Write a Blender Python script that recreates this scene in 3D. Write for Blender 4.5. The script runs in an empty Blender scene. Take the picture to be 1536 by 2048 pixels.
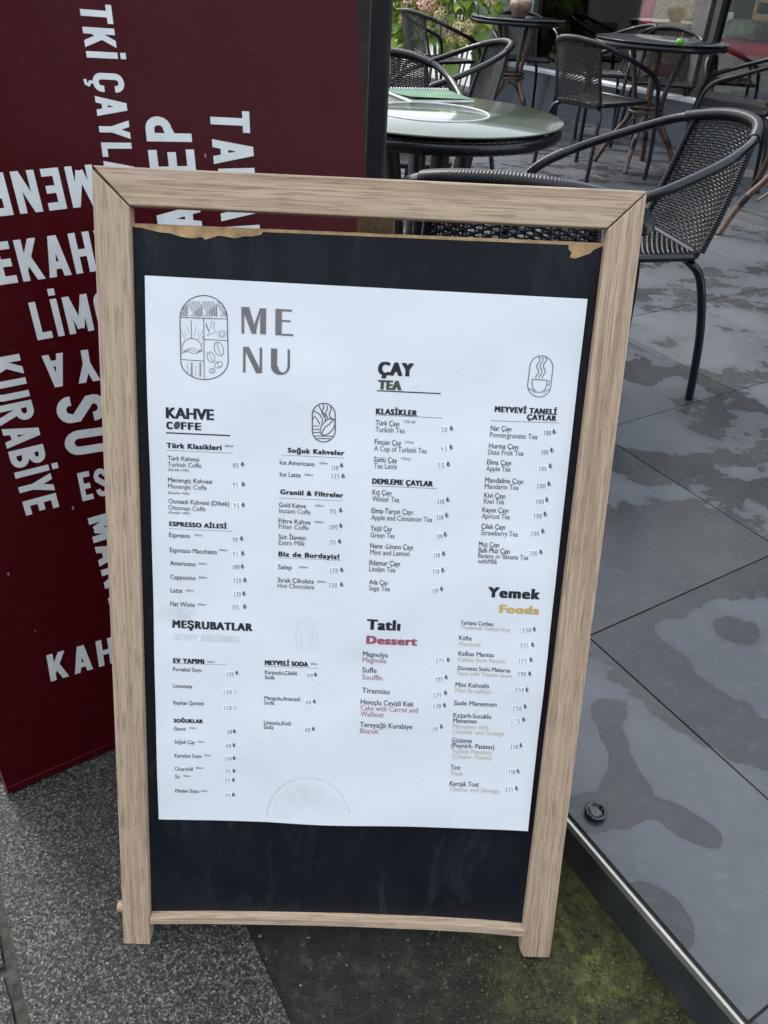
import bpy, bmesh, math, random
from mathutils import Vector, Matrix
from math import radians, sin, cos, pi, sqrt

S = bpy.context.scene
COL = S.collection
R_ = random.Random(7)

# ------------------------------------------------------------------ camera
# rows: image right, image down, view direction (solved from the paving joints of the terrace)
CR = ((0.99805430, 0.03588028, 0.05099235), (0.06235074, -0.57433912, -0.81623952), (0.0, 0.81783078, -0.57545879))
FPX, CXP, CYP, CAMZ = 1566.217, 768.0, 1024.0, 1.05
cd = bpy.data.cameras.new('camera')
cam = bpy.data.objects.new('camera', cd); COL.objects.link(cam)
cd.sensor_fit = 'VERTICAL'; cd.sensor_height = 24.0; cd.lens = FPX / 2048.0 * 24.0
cd.clip_start = 0.02; cd.clip_end = 300
r, d, f = (Vector(v) for v in CR)
cam.matrix_world = Matrix.Translation((0, 0, CAMZ)) @ Matrix((r, -d, -f)).transposed().to_4x4()
cd.dof.use_dof = False
S.camera = cam

# ------------------------------------------------------------------ world, sun, exposure
W = bpy.data.worlds.new('World'); S.world = W; W.use_nodes = True
wn = W.node_tree; wn.nodes.clear()
out = wn.nodes.new('ShaderNodeOutputWorld'); bg = wn.nodes.new('ShaderNodeBackground')
sky = wn.nodes.new('ShaderNodeTexSky'); sky.sky_type = 'NISHITA'; sky.sun_disc = False
SUN_EL, SUN_AZ = radians(50), radians(-42)      # azimuth from +Y towards +X
sky.sun_elevation = SUN_EL; sky.sun_rotation = SUN_AZ
sky.dust_density = 4.0; sky.air_density = 1.0; sky.ozone_density = 1.0
mix = wn.nodes.new('ShaderNodeMix'); mix.data_type = 'RGBA'
mix.inputs[0].default_value = 0.60
mix.inputs[7].default_value = (6.8, 7.35, 7.95, 1)     # bright even cloud
wn.links.new(sky.outputs[0], mix.inputs[6]); wn.links.new(mix.outputs[2], bg.inputs[0])
bg.inputs[1].default_value = 0.15
wn.links.new(bg.outputs[0], out.inputs[0])
sd = bpy.data.lights.new('sun', 'SUN'); sd.energy = 1.1; sd.angle = radians(12); sd.color = (1, 0.97, 0.92)
so = bpy.data.objects.new('sun', sd); COL.objects.link(so)
sdir = Vector((sin(SUN_AZ) * cos(SUN_EL), cos(SUN_AZ) * cos(SUN_EL), sin(SUN_EL)))
so.rotation_euler = sdir.to_track_quat('Z', 'Y').to_euler()
so.location = (0, 0, 8)
S.view_settings.view_transform = 'Standard'; S.view_settings.look = 'None'
S.view_settings.gamma = 1; S.view_settings.use_curve_mapping = False
S.view_settings.exposure = 1.46

# ------------------------------------------------------------------ helpers: places
CAMP = Vector((0, 0, CAMZ))
def ray(px, py):
    u, v = (px - CXP) / FPX, (py - CYP) / FPX
    return Vector([CR[0][i] * u + CR[1][i] * v + CR[2][i] for i in range(3)])
def at_z(px, py, z):
    q = ray(px, py); return CAMP + q * ((z - CAMZ) / q.z)
def at_plane(px, py, p0, n):
    q = ray(px, py); return CAMP + q * ((p0 - CAMP).dot(n) / q.dot(n))
DA = Vector((-0.5437, 0.8393, 0)).normalized()     # along the terrace edge, away from the camera
DB = Vector((-0.8393, -0.5437, 0)).normalized()    # square to it, towards the street
def AB(a, b, z=0.0): return DA * a + DB * b + Vector((0, 0, z))
ZS = -0.08                                          # street level

# ------------------------------------------------------------------ helpers: meshes
class MB:
    def __init__(s): s.v = []; s.f = []; s.sm = []
    def add(s, vs, fs, smooth=False):
        o = len(s.v); s.v += [tuple(v) for v in vs]; s.f += [tuple(i + o for i in q) for q in fs]; s.sm += [smooth] * len(fs)
        return s
    def box(s, c, size, M=None):
        x, y, z = (k / 2 for k in size); c = Vector(c)
        vs = [Vector((i * x, j * y, k * z)) for i in (-1, 1) for j in (-1, 1) for k in (-1, 1)]
        if M is not None: vs = [M @ v for v in vs]
        return s.add([v + c for v in vs], [(0, 1, 3, 2), (4, 6, 7, 5), (0, 4, 5, 1), (2, 3, 7, 6), (0, 2, 6, 4), (1, 5, 7, 3)])
    def prism(s, poly, n):      # polygon (3D points) extruded by vector n
        k = len(poly); n = Vector(n); a = [Vector(p) for p in poly]
        vs = a + [p + n for p in a]
        return s.add(vs, [tuple(range(k))[::-1], tuple(range(k, 2 * k))] + [(i, (i + 1) % k, (i + 1) % k + k, i + k) for i in range(k)])
    def tube(s, path, r, seg=8, cap=True, closed=False):
        P = [Vector(p) for p in path]; n = len(P); rr = r if isinstance(r, (list, tuple)) else [r] * n
        T = [((P[(i + 1) % n] - P[i - 1]) if closed else (P[min(i + 1, n - 1)] - P[max(i - 1, 0)])).normalized() for i in range(n)]
        ref = Vector((0, 0, 1)) if abs(T[0].z) < 0.9 else Vector((1, 0, 0))
        N = (ref - T[0] * ref.dot(T[0])).normalized(); vs = []
        for i in range(n):
            N = (N - T[i] * N.dot(T[i]))
            N = N.normalized() if N.length > 1e-6 else T[i].orthogonal().normalized()
            B = T[i].cross(N)
            for j in range(seg):
                t = 2 * pi * j / seg; vs.append(P[i] + (N * cos(t) + B * sin(t)) * rr[i])
        fs = []
        for i in range(n if closed else n - 1):
            i2 = (i + 1) % n
            for j in range(seg): fs.append((i * seg + j, i * seg + (j + 1) % seg, i2 * seg + (j + 1) % seg, i2 * seg + j))
        s.add(vs, fs, True)
        if cap and not closed:
            s.add(vs[:seg], [tuple(range(seg))[::-1]]); s.add(vs[-seg:], [tuple(range(seg))])
        return s
    def lathe(s, prof, seg=40, c=(0, 0, 0)):
        c = Vector(c); vs = []
        for r, z in prof:
            for j in range(seg):
                t = 2 * pi * j / seg; vs.append(c + Vector((r * cos(t), r * sin(t), z)))
        fs = [(i * seg + j, i * seg + (j + 1) % seg, (i + 1) * seg + (j + 1) % seg, (i + 1) * seg + j) for i in range(len(prof) - 1) for j in range(seg)]
        return s.add(vs, fs, True)
    def build(s, name, mat, parent=None, bevel=0.0, segs=2):
        me = bpy.data.meshes.new(name); me.from_pydata(s.v, [], s.f)
        me.polygons.foreach_set('use_smooth', s.sm); me.update()
        bm = bmesh.new(); bm.from_mesh(me)
        bmesh.ops.recalc_face_normals(bm, faces=bm.faces)
        if bevel: bmesh.ops.bevel(bm, geom=[e for e in bm.edges if len(e.link_faces) == 2 and e.calc_face_angle(0) > 0.5], offset=bevel, segments=segs, affect='EDGES', profile=0.6, clamp_overlap=True)
        bm.to_mesh(me); bm.free()
        return link(name, me, mat, parent)
def link(name, me, mat, parent=None):
    o = bpy.data.objects.new(name, me); COL.objects.link(o)
    if mat is not None and not me.materials: me.materials.append(mat)
    if parent is not None: o.parent = parent
    return o
def thing(name, label, cat, loc=(0, 0, 0), rz=0, group=None):
    o = bpy.data.objects.new(name, None); COL.objects.link(o); o.empty_display_size = 0.1
    o.location = loc; o.rotation_euler = (0, 0, rz)
    return tag(o, label, cat, group)
def tag(o, label, cat, group=None):
    o['label'] = label; o['category'] = cat
    if group: o['group'] = group
    return o
def struct(o): o['kind'] = 'structure'; return o
def stuff(o): o['kind'] = 'stuff'; return o
def dup_tree(o, parent=None):
    c = o.copy(); COL.objects.link(c)
    if parent is not None: c.parent = parent
    for ch in [k for k in KIDS.get(o.name, [])]: dup_tree(ch, c)
    return c
KIDS = {}
def index_kids():
    KIDS.clear()
    for o in S.objects:
        if o.parent: KIDS.setdefault(o.parent.name, []).append(o)
def spline(P, n=8, closed=False):
    P = [Vector(p) for p in P]; N = len(P); out = []
    for i in range(N if closed else N - 1):
        p0 = P[i - 1] if (closed or i > 0) else P[0]; p1 = P[i]; p2 = P[(i + 1) % N]
        p3 = P[(i + 2) % N] if (closed or i + 2 < N) else P[-1]
        for k in range(n):
            t = k / n
            out.append(0.5 * ((2 * p1) + (p2 - p0) * t + (2 * p0 - 5 * p1 + 4 * p2 - p3) * t * t + (3 * p1 - p0 - 3 * p2 + p3) * t ** 3))
    if not closed: out.append(P[-1])
    return out
def resample(P, step):
    L = [0]
    for i in range(1, len(P)): L.append(L[-1] + (P[i] - P[i - 1]).length)
    n = max(2, int(L[-1] / step)); out = []; j = 0
    for k in range(n + 1):
        t = L[-1] * k / n
        while j < len(P) - 2 and L[j + 1] < t: j += 1
        q = (t - L[j]) / max(L[j + 1] - L[j], 1e-9); out.append(P[j].lerp(P[j + 1], min(q, 1)))
    return out
def ribbed(m, P, r, pitch=0.0055, depth=0.0016, seg=10):
    Q = resample(P, pitch / 4); rr = [r - depth * (0.5 + 0.5 * cos(i * pi / 2)) for i in range(len(Q))]
    m.tube(Q, rr, seg)

# ------------------------------------------------------------------ helpers: materials
class NT:
    def __init__(s, name):
        s.m = bpy.data.materials.new(name); s.m.use_nodes = True; s.t = s.m.node_tree
        s.b = s.t.nodes['Principled BSDF']
    def n(s, typ, **kw):
        x = s.t.nodes.new('ShaderNode' + typ)
        for k, v in kw.items():
            setattr(x, k, v)
        return x
    def l(s, a, b): s.t.links.new(a, b)
    def coord(s, kind='Object', scale=(1, 1, 1), loc=(0, 0, 0), rot=(0, 0, 0)):
        if kind == 'World': o = s.n('NewGeometry').outputs['Position']
        else: o = s.n('TexCoord').outputs[kind]
        mp = s.n('Mapping'); mp.inputs['Scale'].default_value = scale; mp.inputs['Location'].default_value = loc; mp.inputs['Rotation'].default_value = rot
        s.l(o, mp.inputs[0]); return mp.outputs[0]
    def noise(s, vec, scale, detail=4, rough=0.55, dist=0.0):
        x = s.n('TexNoise'); x.inputs['Scale'].default_value = scale; x.inputs['Detail'].default_value = detail
        x.inputs['Roughness'].default_value = rough; x.inputs['Distortion'].default_value = dist
        s.l(vec, x.inputs['Vector']); return x.outputs['Fac']
    def vor(s, vec, scale, feature='F1', rnd=1.0):
        x = s.n('TexVoronoi'); x.feature = feature; x.inputs['Scale'].default_value = scale; x.inputs['Randomness'].default_value = rnd
        s.l(vec, x.inputs['Vector']); return x
    def ramp(s, fac, *stops):
        x = s.n('ValToRGB'); e = x.color_ramp.elements
        while len(e) < len(stops): e.new(0.5)
        for i, (p, c) in enumerate(stops):
            e[i].position = p; e[i].color = (c, c, c, 1) if isinstance(c, (int, float)) else (*c, 1)
        s.l(fac, x.inputs[0]); return x.outputs[0]
    def math(s, op, a, b=None, clamp=False):
        x = s.n('Math', operation=op, use_clamp=clamp)
        for i, q in enumerate((a, b)):
            if q is None: continue
            if isinstance(q, (int, float)): x.inputs[i].default_value = q
            else: s.l(q, x.inputs[i])
        return x.outputs[0]
    def mix(s, fac, a, b, blend='MIX'):
        x = s.n('Mix', data_type='RGBA', blend_type=blend)
        for i, q in ((0, fac), (6, a), (7, b)):
            if isinstance(q, (int, float)): x.inputs[i].default_value = q if i == 0 else (q, q, q, 1)
            elif isinstance(q, tuple): x.inputs[i].default_value = (*q, 1)
            else: s.l(q, x.inputs[i])
        return x.outputs[2]
    def bump(s, h, strength=0.3, dist=0.001, prev=None):
        x = s.n('Bump'); x.inputs['Strength'].default_value = strength; x.inputs['Distance'].default_value = dist
        s.l(h, x.inputs['Height'])
        if prev is not None: s.l(prev, x.inputs['Normal'])
        return x.outputs[0]
    def set(s, **kw):
        for k, v in kw.items():
            i = s.b.inputs[{'color': 'Base Color', 'rough': 'Roughness', 'metal': 'Metallic', 'spec': 'Specular IOR Level', 'normal': 'Normal', 'coat': 'Coat Weight', 'crough': 'Coat Roughness', 'trans': 'Transmission Weight', 'sub': 'Subsurface Weight', 'ior': 'IOR'}[k]]
            if isinstance(v, (int, float)): i.default_value = v
            elif isinstance(v, tuple): i.default_value = (*v, 1)
            else: s.l(v, i)
        return s
def plain(name, col, rough=0.6, var=0.15, scale=20, bump=0.0, **kw):
    t = NT(name); c = t.coord('Object'); n = t.noise(c, scale, 4)
    lo = tuple(k * (1 - var) for k in col); hi = tuple(min(1, k * (1 + var)) for k in col)
    t.set(color=t.ramp(n, (0.3, lo), (0.7, hi)), rough=rough, **kw)
    if bump: t.set(normal=t.bump(t.noise(c, scale * 8, 3), bump, 0.001))
    return t.m

def wood_mat(name, along, light=(0.510, 0.380, 0.262), dark=(0.320, 0.217, 0.140), seed=0.0, gloss=0.5):
    t = NT(name)
    sc = lambda a, b: tuple(a if i == along else b for i in range(3))
    v1 = t.coord('Object', sc(2.6, 125), (seed, seed * 1.7, seed * .6)); v2 = t.coord('Object', sc(22, 520), (seed, 0, seed)); v3 = t.coord('Object', sc(0.9, 11), (seed * 2, 3, 1))
    n1 = t.noise(v1, 1, 5, .65, .35); n3 = t.noise(v3, 1, 3, .5, .6); n2 = t.noise(v2, 1, 2, .5)
    n4 = t.noise(t.coord('Object', sc(6, 420), (seed, 2, seed)), 1, 4, .6, .3)
    n1 = t.math('ADD', t.math('MULTIPLY', n1, .48), t.math('MULTIPLY', n4, .52))
    base = t.ramp(n1, (.40, dark), (.48, tuple((a + b) / 2 for a, b in zip(light, dark))), (.55, light))
    tint = t.mix(t.ramp(n3, (.35, 0.0), (.65, 0.55)), base, (0.4446, 0.3393, 0.2340))
    pores = t.ramp(n2, (.38, 1.0), (.46, 0.0))
    c = t.mix(t.math('MULTIPLY', pores, .45), tint, tuple(k * .42 for k in dark))
    t.set(color=c, rough=t.ramp(n1, (.3, gloss + .1), (.7, gloss - .05)), normal=t.bump(t.math('ADD', n1, t.math('MULTIPLY', n2, .8)), .22, .0006))
    return t.m
WOODZ = wood_mat('oak_vertical', 2, seed=.0); WOODZ2 = wood_mat('oak_vertical_right', 2, seed=3.3)
WOODX = wood_mat('oak_horizontal', 0, seed=1.2); WOODB = wood_mat('oak_brown', 2, (0.36, 0.225, 0.13), (0.20, 0.12, 0.07), 5)

def board_mat():
    t = NT('blackboard'); c = t.coord('Object'); n = t.noise(c, 5, 5, .6, .8); n2 = t.noise(t.coord('Object', (1, 1, .25)), 40, 4)
    sp = t.ramp(t.vor(c, 55).outputs['Distance'], (.02, 1), (.035, 0))
    col = t.mix(t.ramp(n, (.35, 0), (.7, 1)), (0.004, 0.0056, 0.0095), (0.008, 0.011, 0.0165))
    sm = t.ramp(t.noise(t.coord('Object', (9, 1, 3)), 3, 6, .7, 1.2), (.52, 0), (.75, 1))
    col = t.mix(t.math('MULTIPLY', sm, .05), col, (.30, .34, .38))
    col = t.mix(t.math('MULTIPLY', sp, .12), col, (.5, .5, .5))
    t.set(color=col, rough=t.ramp(n2, (.3, .42), (.7, .56)), spec=.25, normal=t.bump(n2, .12, .0005)); return t.m
BOARD = board_mat()
MDF = plain('torn_fibreboard', (0.42, 0.27, 0.13), .85, .35, 60, .6)
def paper_mat():
    t = NT('laminated_paper'); c = t.coord('Object'); n = t.noise(c, 9, 5, .6)
    col = t.mix(t.ramp(n, (.35, 0), (.7, 1)), (0.765, 0.79, 0.815), (0.79, 0.812, 0.835))
    sp = t.ramp(t.vor(c, 26).outputs['Distance'], (.012, 1), (.022, 0))
    col = t.mix(t.math('MULTIPLY', sp, .25), col, (.30, .30, .28))
    t.set(color=col, rough=t.ramp(t.noise(c, 14, 6, .7), (.4, .16), (.65, .34)), spec=.5, normal=t.bump(t.noise(c, 120, 5, .7), .08, .0005, t.bump(t.noise(c, 6, 2), .55, .006)))
    return t.m
PAPER = paper_mat()
def ink(name, col): return plain(name, col, .5, .12, 30)
INK = ink('ink_black', (0.018, 0.020, 0.026)); INKB = ink('ink_brown', (0.085, 0.075, 0.075)); INKG = ink('ink_grey', (0.13, 0.135, 0.15))
INKGR = ink('ink_green', (0.075, 0.09, 0.065)); INKR = ink('ink_rose', (0.36, 0.10, 0.135)); INKR2 = ink('ink_rose_pale', (0.40, 0.20, 0.24))
INKY = ink('ink_ochre', (0.60, 0.40, 0.15)); INKY2 = ink('ink_ochre_pale', (0.62, 0.55, 0.45)); INKF = ink('ink_faded', (0.69, 0.715, 0.72))
PEN = ink('pen_blue', (0.20, 0.245, 0.37)); STICK = ink('sticker_white', (0.86, 0.885, 0.91))

def panel_mat():
    t = NT('burgundy_panel'); c = t.coord('Object'); n = t.noise(c, 1.6, 3)
    col = t.mix(n, (0.040, 0.0018, 0.0034), (0.058, 0.0028, 0.0050))
    sp = t.vor(t.coord('Object', (1, 1, .45)), 23); m = t.ramp(sp.outputs['Distance'], (.028, 1), (.045, 0))
    m2 = t.math('MULTIPLY', m, t.ramp(t.noise(c, 3.1, 2), (.48, 0), (.56, 1)))
    col = t.mix(t.math('MULTIPLY', m2, .6), col, (.45, .40, .38))
    dirt = t.ramp(t.noise(c, 60, 5, .7), (.55, 0), (.8, 1)); col = t.mix(t.math('MULTIPLY', dirt, .05), col, (.3, .25, .25))
    t.set(color=col, rough=t.ramp(t.noise(c, 7, 4), (.3, .26), (.7, .38)), spec=.09, normal=t.bump(t.noise(c, 2.5, 2), .1, .004)); return t.m
PANEL = panel_mat()
def vinyl_mat():
    t = NT('vinyl_white'); c = t.coord('Object')
    t.set(color=t.ramp(t.noise(c, 25, 5, .6), (.3, (.56, .58, .57)), (.7, (.67, .69, .68))), rough=.38, normal=t.bump(t.noise(c, 70, 4, .7), .35, .0012)); return t.m
VINYL = vinyl_mat()
BLACKWOOD = plain('black_stained_wood', (0.006, 0.007, 0.010), .55, .5, 18, .5)
GREYWOOD = plain('grey_weathered_board', (0.10, 0.095, 0.08), .8, .3, 25, .5)

def metal_tube(name, col=(0.005, 0.0065, 0.009), rough=.15):
    t = NT(name); c = t.coord('Object')
    t.set(color=t.ramp(t.noise(c, 25, 4), (.3, tuple(k * .8 for k in col)), (.7, tuple(k * 1.25 for k in col))), rough=t.ramp(t.noise(c, 60, 3), (.3, rough), (.7, rough + .12)), spec=.28, coat=.06, crough=.08); return t.m
TUBE = metal_tube('dark_painted_steel')
WICKER = metal_tube('dark_wicker', (0.008, 0.0083, 0.0092), .16)
WRAP = metal_tube('wicker_wrap', (0.005, 0.0055, 0.0068), .26)
def bamboo():
    t = NT('brown_bamboo'); c = t.coord('Object', (30, 30, 5)); 
    t.set(color=t.ramp(t.noise(c, 1, 4, .6, .5), (.3, (.030, .015, .009)), (.7, (.10, .052, .027))), rough=.38, spec=.5); return t.m
BAMBOO = bamboo(); BAMBOO_SHADED = plain('shaded_bamboo', (.020, .011, .008), .4, .3, 25)  # second one: same bamboo for the near table's legs, shade painted into its colour
def glass_top():
    t = NT('green_table_glass'); c = t.coord('Object')
    w1, w2 = t.n('TexWave'), t.n('TexWave')
    for w_, r_ in ((w1, .7), (w2, -.9)): w_.inputs['Scale'].default_value = 55; w_.inputs['Distortion'].default_value = 1.2; t.l(t.coord('Object', rot=(0, 0, r_)), w_.inputs['Vector'])
    weave_ = t.math('MULTIPLY', w1.outputs['Fac'], w2.outputs['Fac'])
    t.set(color=t.mix(t.ramp(weave_, (.1, .55), (.6, 0)), t.ramp(t.noise(c, 6, 5, .6), (.3, (.065, .080, .060)), (.7, (.115, .135, .105))), (.035, .042, .032)), rough=.10, spec=.45, coat=.0, crough=.05, normal=t.bump(t.noise(t.coord('Object', (1, 1, 1)), 260, 2), .03, .001)); return t.m
GLASST = glass_top()
GLASSD = plain('dark_table_glass', (0.02, 0.023, 0.026), .12, .2, 8, spec=.7)
ROPE = plain('white_rope', (0.34, 0.36, 0.34), .6, .1, 60)

# --- terrace tile: dry and wet patches at their real places
def tile_mat():
    t = NT('terrace_porcelain'); p = t.coord('World')
    warp = t.noise(p, 5.5, 5, .62)
    warp2 = t.noise(t.coord('World', (1, 1, 1), (9, 4, 2)), 16, 5, .6)
    # elongated base pattern of drying water
    base = t.noise(t.coord('World', (1.0, 2.4, 1), (3.1, 1.7, 0), (0, 0, 0.45)), 2.0, 4, .55, .55)
    F = t.math('MULTIPLY', t.math('SUBTRACT', base, 0.46), 4.6)
    n8 = lambda X, Y: (1080 + X * .5117, 1000 + Y * .5117)
    spots = [(*n8(640, 480), 70, 2.2), (*n8(800, 400), 75, 2.2), (*n8(760, 620), 60, 2), (*n8(880, 640), 75, 2.2), (*n8(480, 500), 40, 1.6), (*n8(765, 525), 40, -5.0),
             (*n8(300, 300), 120, -3), (*n8(520, 200), 130, -3), (*n8(700, 230), 110, -2.5), (*n8(420, 640), 60, -2.5), (*n8(560, 800), 60, -2.0), (*n8(700, 860), 60, -1.8), (*n8(780, 940), 60, -1.5),
             (*n8(300, 470), 70, -2.5),
             (*n8(190, 800), 50, 1.6), (*n8(380, 960), 60, 2.4), (*n8(520, 1060), 70, 2.4), (*n8(700, 1200), 70, 2.0), (*n8(230, 1000), 60, 1.8), (*n8(480, 1400), 80, 2.0), (*n8(640, 1540), 90, 2.0), (*n8(800, 1700), 80, 1.8), (*n8(840, 1380), 70, 2.0),
             (*n8(345, 1110), 34, -9), (*n8(360, 1210), 34, -8), (*n8(325, 1030), 26, -6), (*n8(300, 950), 32, -6), (*n8(260, 830), 34, -5), (*n8(570, 1265), 34, -6), (*n8(500, 1225), 26, -5), (*n8(660, 1310), 30, -5), (*n8(425, 1290), 26, 5),
             (*n8(215, 1225), 30, -4.5), (*n8(150, 1225), 30, -3.5), (*n8(450, 1590), 44, -5.0), (*n8(510, 1650), 40, -5.0), (*n8(400, 1560), 20, -2),
             (1300, 860, 60, 1.0), (1285, 800, 55, 1.2), (1430, 700, 60, 1.5), (1330, 650, 50, 1.3), (1500, 650, 50, 1.2), (1270, 740, 36, -2.4), (1345, 690, 34, -1.6), (1290, 760, 26, -2.4),
             (1440, 520, 50, 1.4), (1500, 500, 60, 1.4), (1480, 600, 40, -1.2), (1420, 860, 26, -1.6), (1500, 900, 90, -0.8), (1330, 930, 60, -1.0)]
    for (x, y, rp, w) in spots:
        q = at_z(x, y, 0); q2 = at_z(x + rp, y, 0); rr = (q2 - q).length
        dn = t.n('VectorMath', operation='DISTANCE'); t.l(p, dn.inputs[0]); dn.inputs[1].default_value = q
        e = t.math('MULTIPLY', dn.outputs['Value'], 1 / rr)
        g = t.math('EXPONENT', t.math('MULTIPLY', t.math('MULTIPLY', e, e), -1.0))
        F = t.math('ADD', F, t.math('MULTIPLY', g, w))
    F = t.math('ADD', F, t.math('MULTIPLY', t.math('SUBTRACT', warp, .5), 4.6))
    F = t.math('ADD', F, t.math('MULTIPLY', t.math('SUBTRACT', warp2, .5), 1.5))
    dry = t.ramp(t.math('ADD', t.math('MULTIPLY', F, .25), .5), (.466, 0), (.505, .72), (.57, .8), (.8, 1.0))
    oi = t.n('ObjectInfo').outputs['Random']
    cloud = t.noise(p, 3.2, 6, .65); grit = t.noise(p, 90, 3, .7); fine = t.noise(p, 420, 2, .6)
    cd_ = t.mix(t.ramp(cloud, (.3, 0), (.7, 1)), (0.0518, 0.0585, 0.0681), (0.0873, 0.0962, 0.1088))
    cw_ = t.mix(t.ramp(cloud, (.3, 0), (.7, 1)), (0.0185, 0.0200, 0.0215), (0.0326, 0.0355, 0.0377))
    c = t.mix(dry, cw_, cd_)
    c = t.mix(t.ramp(t.noise(p, 1.6, 3), (.48, 0), (.7, .35)), c, (0.0740, 0.0725, 0.0651))
    c = t.mix(t.math('MULTIPLY', t.ramp(t.noise(p, 38, 6, .75), (.52, 0), (.78, 1)), .14), c, (0.2664, 0.2812, 0.2960))
    c = t.mix(.22, c, t.ramp(oi, (0, .02), (1, .075)))
    c = t.mix(1.0, c, t.ramp(fine, (.2, .82), (.8, 1.18)), 'MULTIPLY')
    ro = t.mix(dry, t.ramp(grit, (.3, .17), (.7, .30)), t.ramp(grit, (.3, .42), (.7, .58)))
    t.set(color=c, rough=ro, spec=t.mix(dry, .30, .38), normal=t.bump(grit, .07, .0012, t.bump(cloud, .12, .004)))
    return t.m
TILE = tile_mat()
GROUT = plain('dark_grout', (0.018, 0.015, 0.012), .9, .3, 90)
RISER = plain('dark_riser_tile', (0.032, 0.036, 0.038), .40, .35, 14, .2)
TRIM = plain('aluminium_trim', (0.34, 0.335, 0.30), .42, .12, 40, metal=.65)
def granite_mat():
    t = NT('flamed_granite'); p = t.coord('World')
    v = t.vor(p, 340); v2 = t.vor(p, 640); n1 = t.noise(p, 190, 4, .8); n2 = t.noise(p, 4, 4)
    sep = t.n('SeparateColor'); t.l(v.outputs['Color'], sep.inputs[0]); sep2 = t.n('SeparateColor'); t.l(v2.outputs['Color'], sep2.inputs[0])
    k = t.math('ADD', t.math('ADD', t.math('MULTIPLY', sep.outputs[0], .42), t.math('MULTIPLY', sep2.outputs[1], .32)), t.math('MULTIPLY', n1, .40))
    c = t.ramp(k, (.30, (0.0033, 0.0033, 0.0026)), (.48, (0.0158, 0.0155, 0.0132)), (.64, (0.0409, 0.0403, 0.0343)), (.80, (0.1089, 0.1089, 0.0957)), (.95, (0.2376, 0.2376, 0.2112)))
    c = t.mix(t.ramp(n2, (.4, 0), (.75, .35)), c, (0.0363, 0.0396, 0.0277))
    h = t.math('ADD', k, t.math('MULTIPLY', v.outputs['Distance'], .5))
    t.set(color=c, rough=t.ramp(n1, (.35, .45), (.6, .75)), spec=.25, normal=t.bump(h, .9, .0022)); return t.m
GRANITE = granite_mat()
def moss_mat():
    t = NT('mossy_concrete'); p = t.coord('World')
    n1 = t.noise(p, 7, 6, .7, .3); n2 = t.noise(p, 60, 5, .75); v = t.vor(p, 130); n3 = t.noise(p, 260, 4, .7)
    n5 = t.noise(p, 22, 6, .8, .4)
    green = t.ramp(n5, (.34, (0.0084, 0.0090, 0.0030)), (.48, (0.0372, 0.0396, 0.0096)), (.60, (0.0810, 0.0840, 0.0204)), (.74, (0.1320, 0.1320, 0.0450)))
    conc = t.ramp(t.math('ADD', t.math('MULTIPLY', n2, .5), t.math('MULTIPLY', n5, .5)), (.36, (0.0024, 0.0027, 0.0012)), (.51, (0.0108, 0.0108, 0.0054)), (.61, (0.0300, 0.0294, 0.0180)), (.70, (0.0780, 0.0750, 0.0510)))
    dn = t.n('VectorMath', operation='DISTANCE'); t.l(p, dn.inputs[0]); dn.inputs[1].default_value = at_z(1200, 1850, ZS)
    near = t.math('MULTIPLY', t.math('SUBTRACT', .15, dn.outputs['Value']), 1.7)
    m = t.ramp(t.math('ADD', t.math('ADD', t.math('MULTIPLY', n1, .6), t.math('MULTIPLY', n5, .4)), near), (.40, 0), (.60, 1))
    c = t.mix(m, conc, green); c = t.mix(1.0, c, t.ramp(n3, (.3, .55), (.7, 1.5)), 'MULTIPLY')
    sp = t.n('SeparateColor'); t.l(v.outputs['Color'], sp.inputs[0])
    peb = t.math('MULTIPLY', t.ramp(t.noise(t.coord('World', (1, 1.3, 1), (4, 1, 7)), 95, 3, .6, .8), (.62, 0), (.67, 1)), t.ramp(n2, (.38, 0), (.55, 1)))
    c = t.mix(t.math('MULTIPLY', peb, t.ramp(n5, (.42, .15), (.62, .85))), c, (0.1800, 0.1800, 0.1440))
    h = t.math('ADD', t.math('ADD', t.math('MULTIPLY', n2, 1.0), t.math('MULTIPLY', n3, .6)), t.math('MULTIPLY', peb, .8))
    t.set(color=c, rough=t.ramp(n3, (.3, .35), (.7, .8)), spec=.3, normal=t.bump(h, .9, .004)); return t.m
MOSS = moss_mat()

# ------------------------------------------------------------------ ground, pavement, terrace
g = MB(); g.add([(-90, -60, -.13), (90, -60, -.13), (90, 140, -.13), (-90, 140, -.13)], [(0, 1, 2, 3)])
struct(g.build('ground', plain('grey_ground', (0.09, 0.09, 0.085), .85, .3, 2, .3)))
def grid_sheet(name, org, ea, eb, na, nb, amp, mat, seed=0, thick=0):
    m = MB(); rr = random.Random(seed); vs = []
    for i in range(na + 1):
        for j in range(nb + 1):
            q = org + ea * (i / na) + eb * (j / nb)
            vs.append((q.x, q.y, q.z + amp * (sin(q.x * 31 + seed) * cos(q.y * 27) * .5 + rr.uniform(-.5, .5))))
    fs = [(i * (nb + 1) + j, (i + 1) * (nb + 1) + j, (i + 1) * (nb + 1) + j + 1, i * (nb + 1) + j + 1) for i in range(na) for j in range(nb)]
    m.add(vs, fs, True); return m.build(name, mat)
mo = struct(grid_sheet('mossy_concrete_strip', AB(-1.6, -.66, ZS - .006), DA * 4.6, DB * .75, 130, 24, .0035, MOSS, 3))
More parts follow.
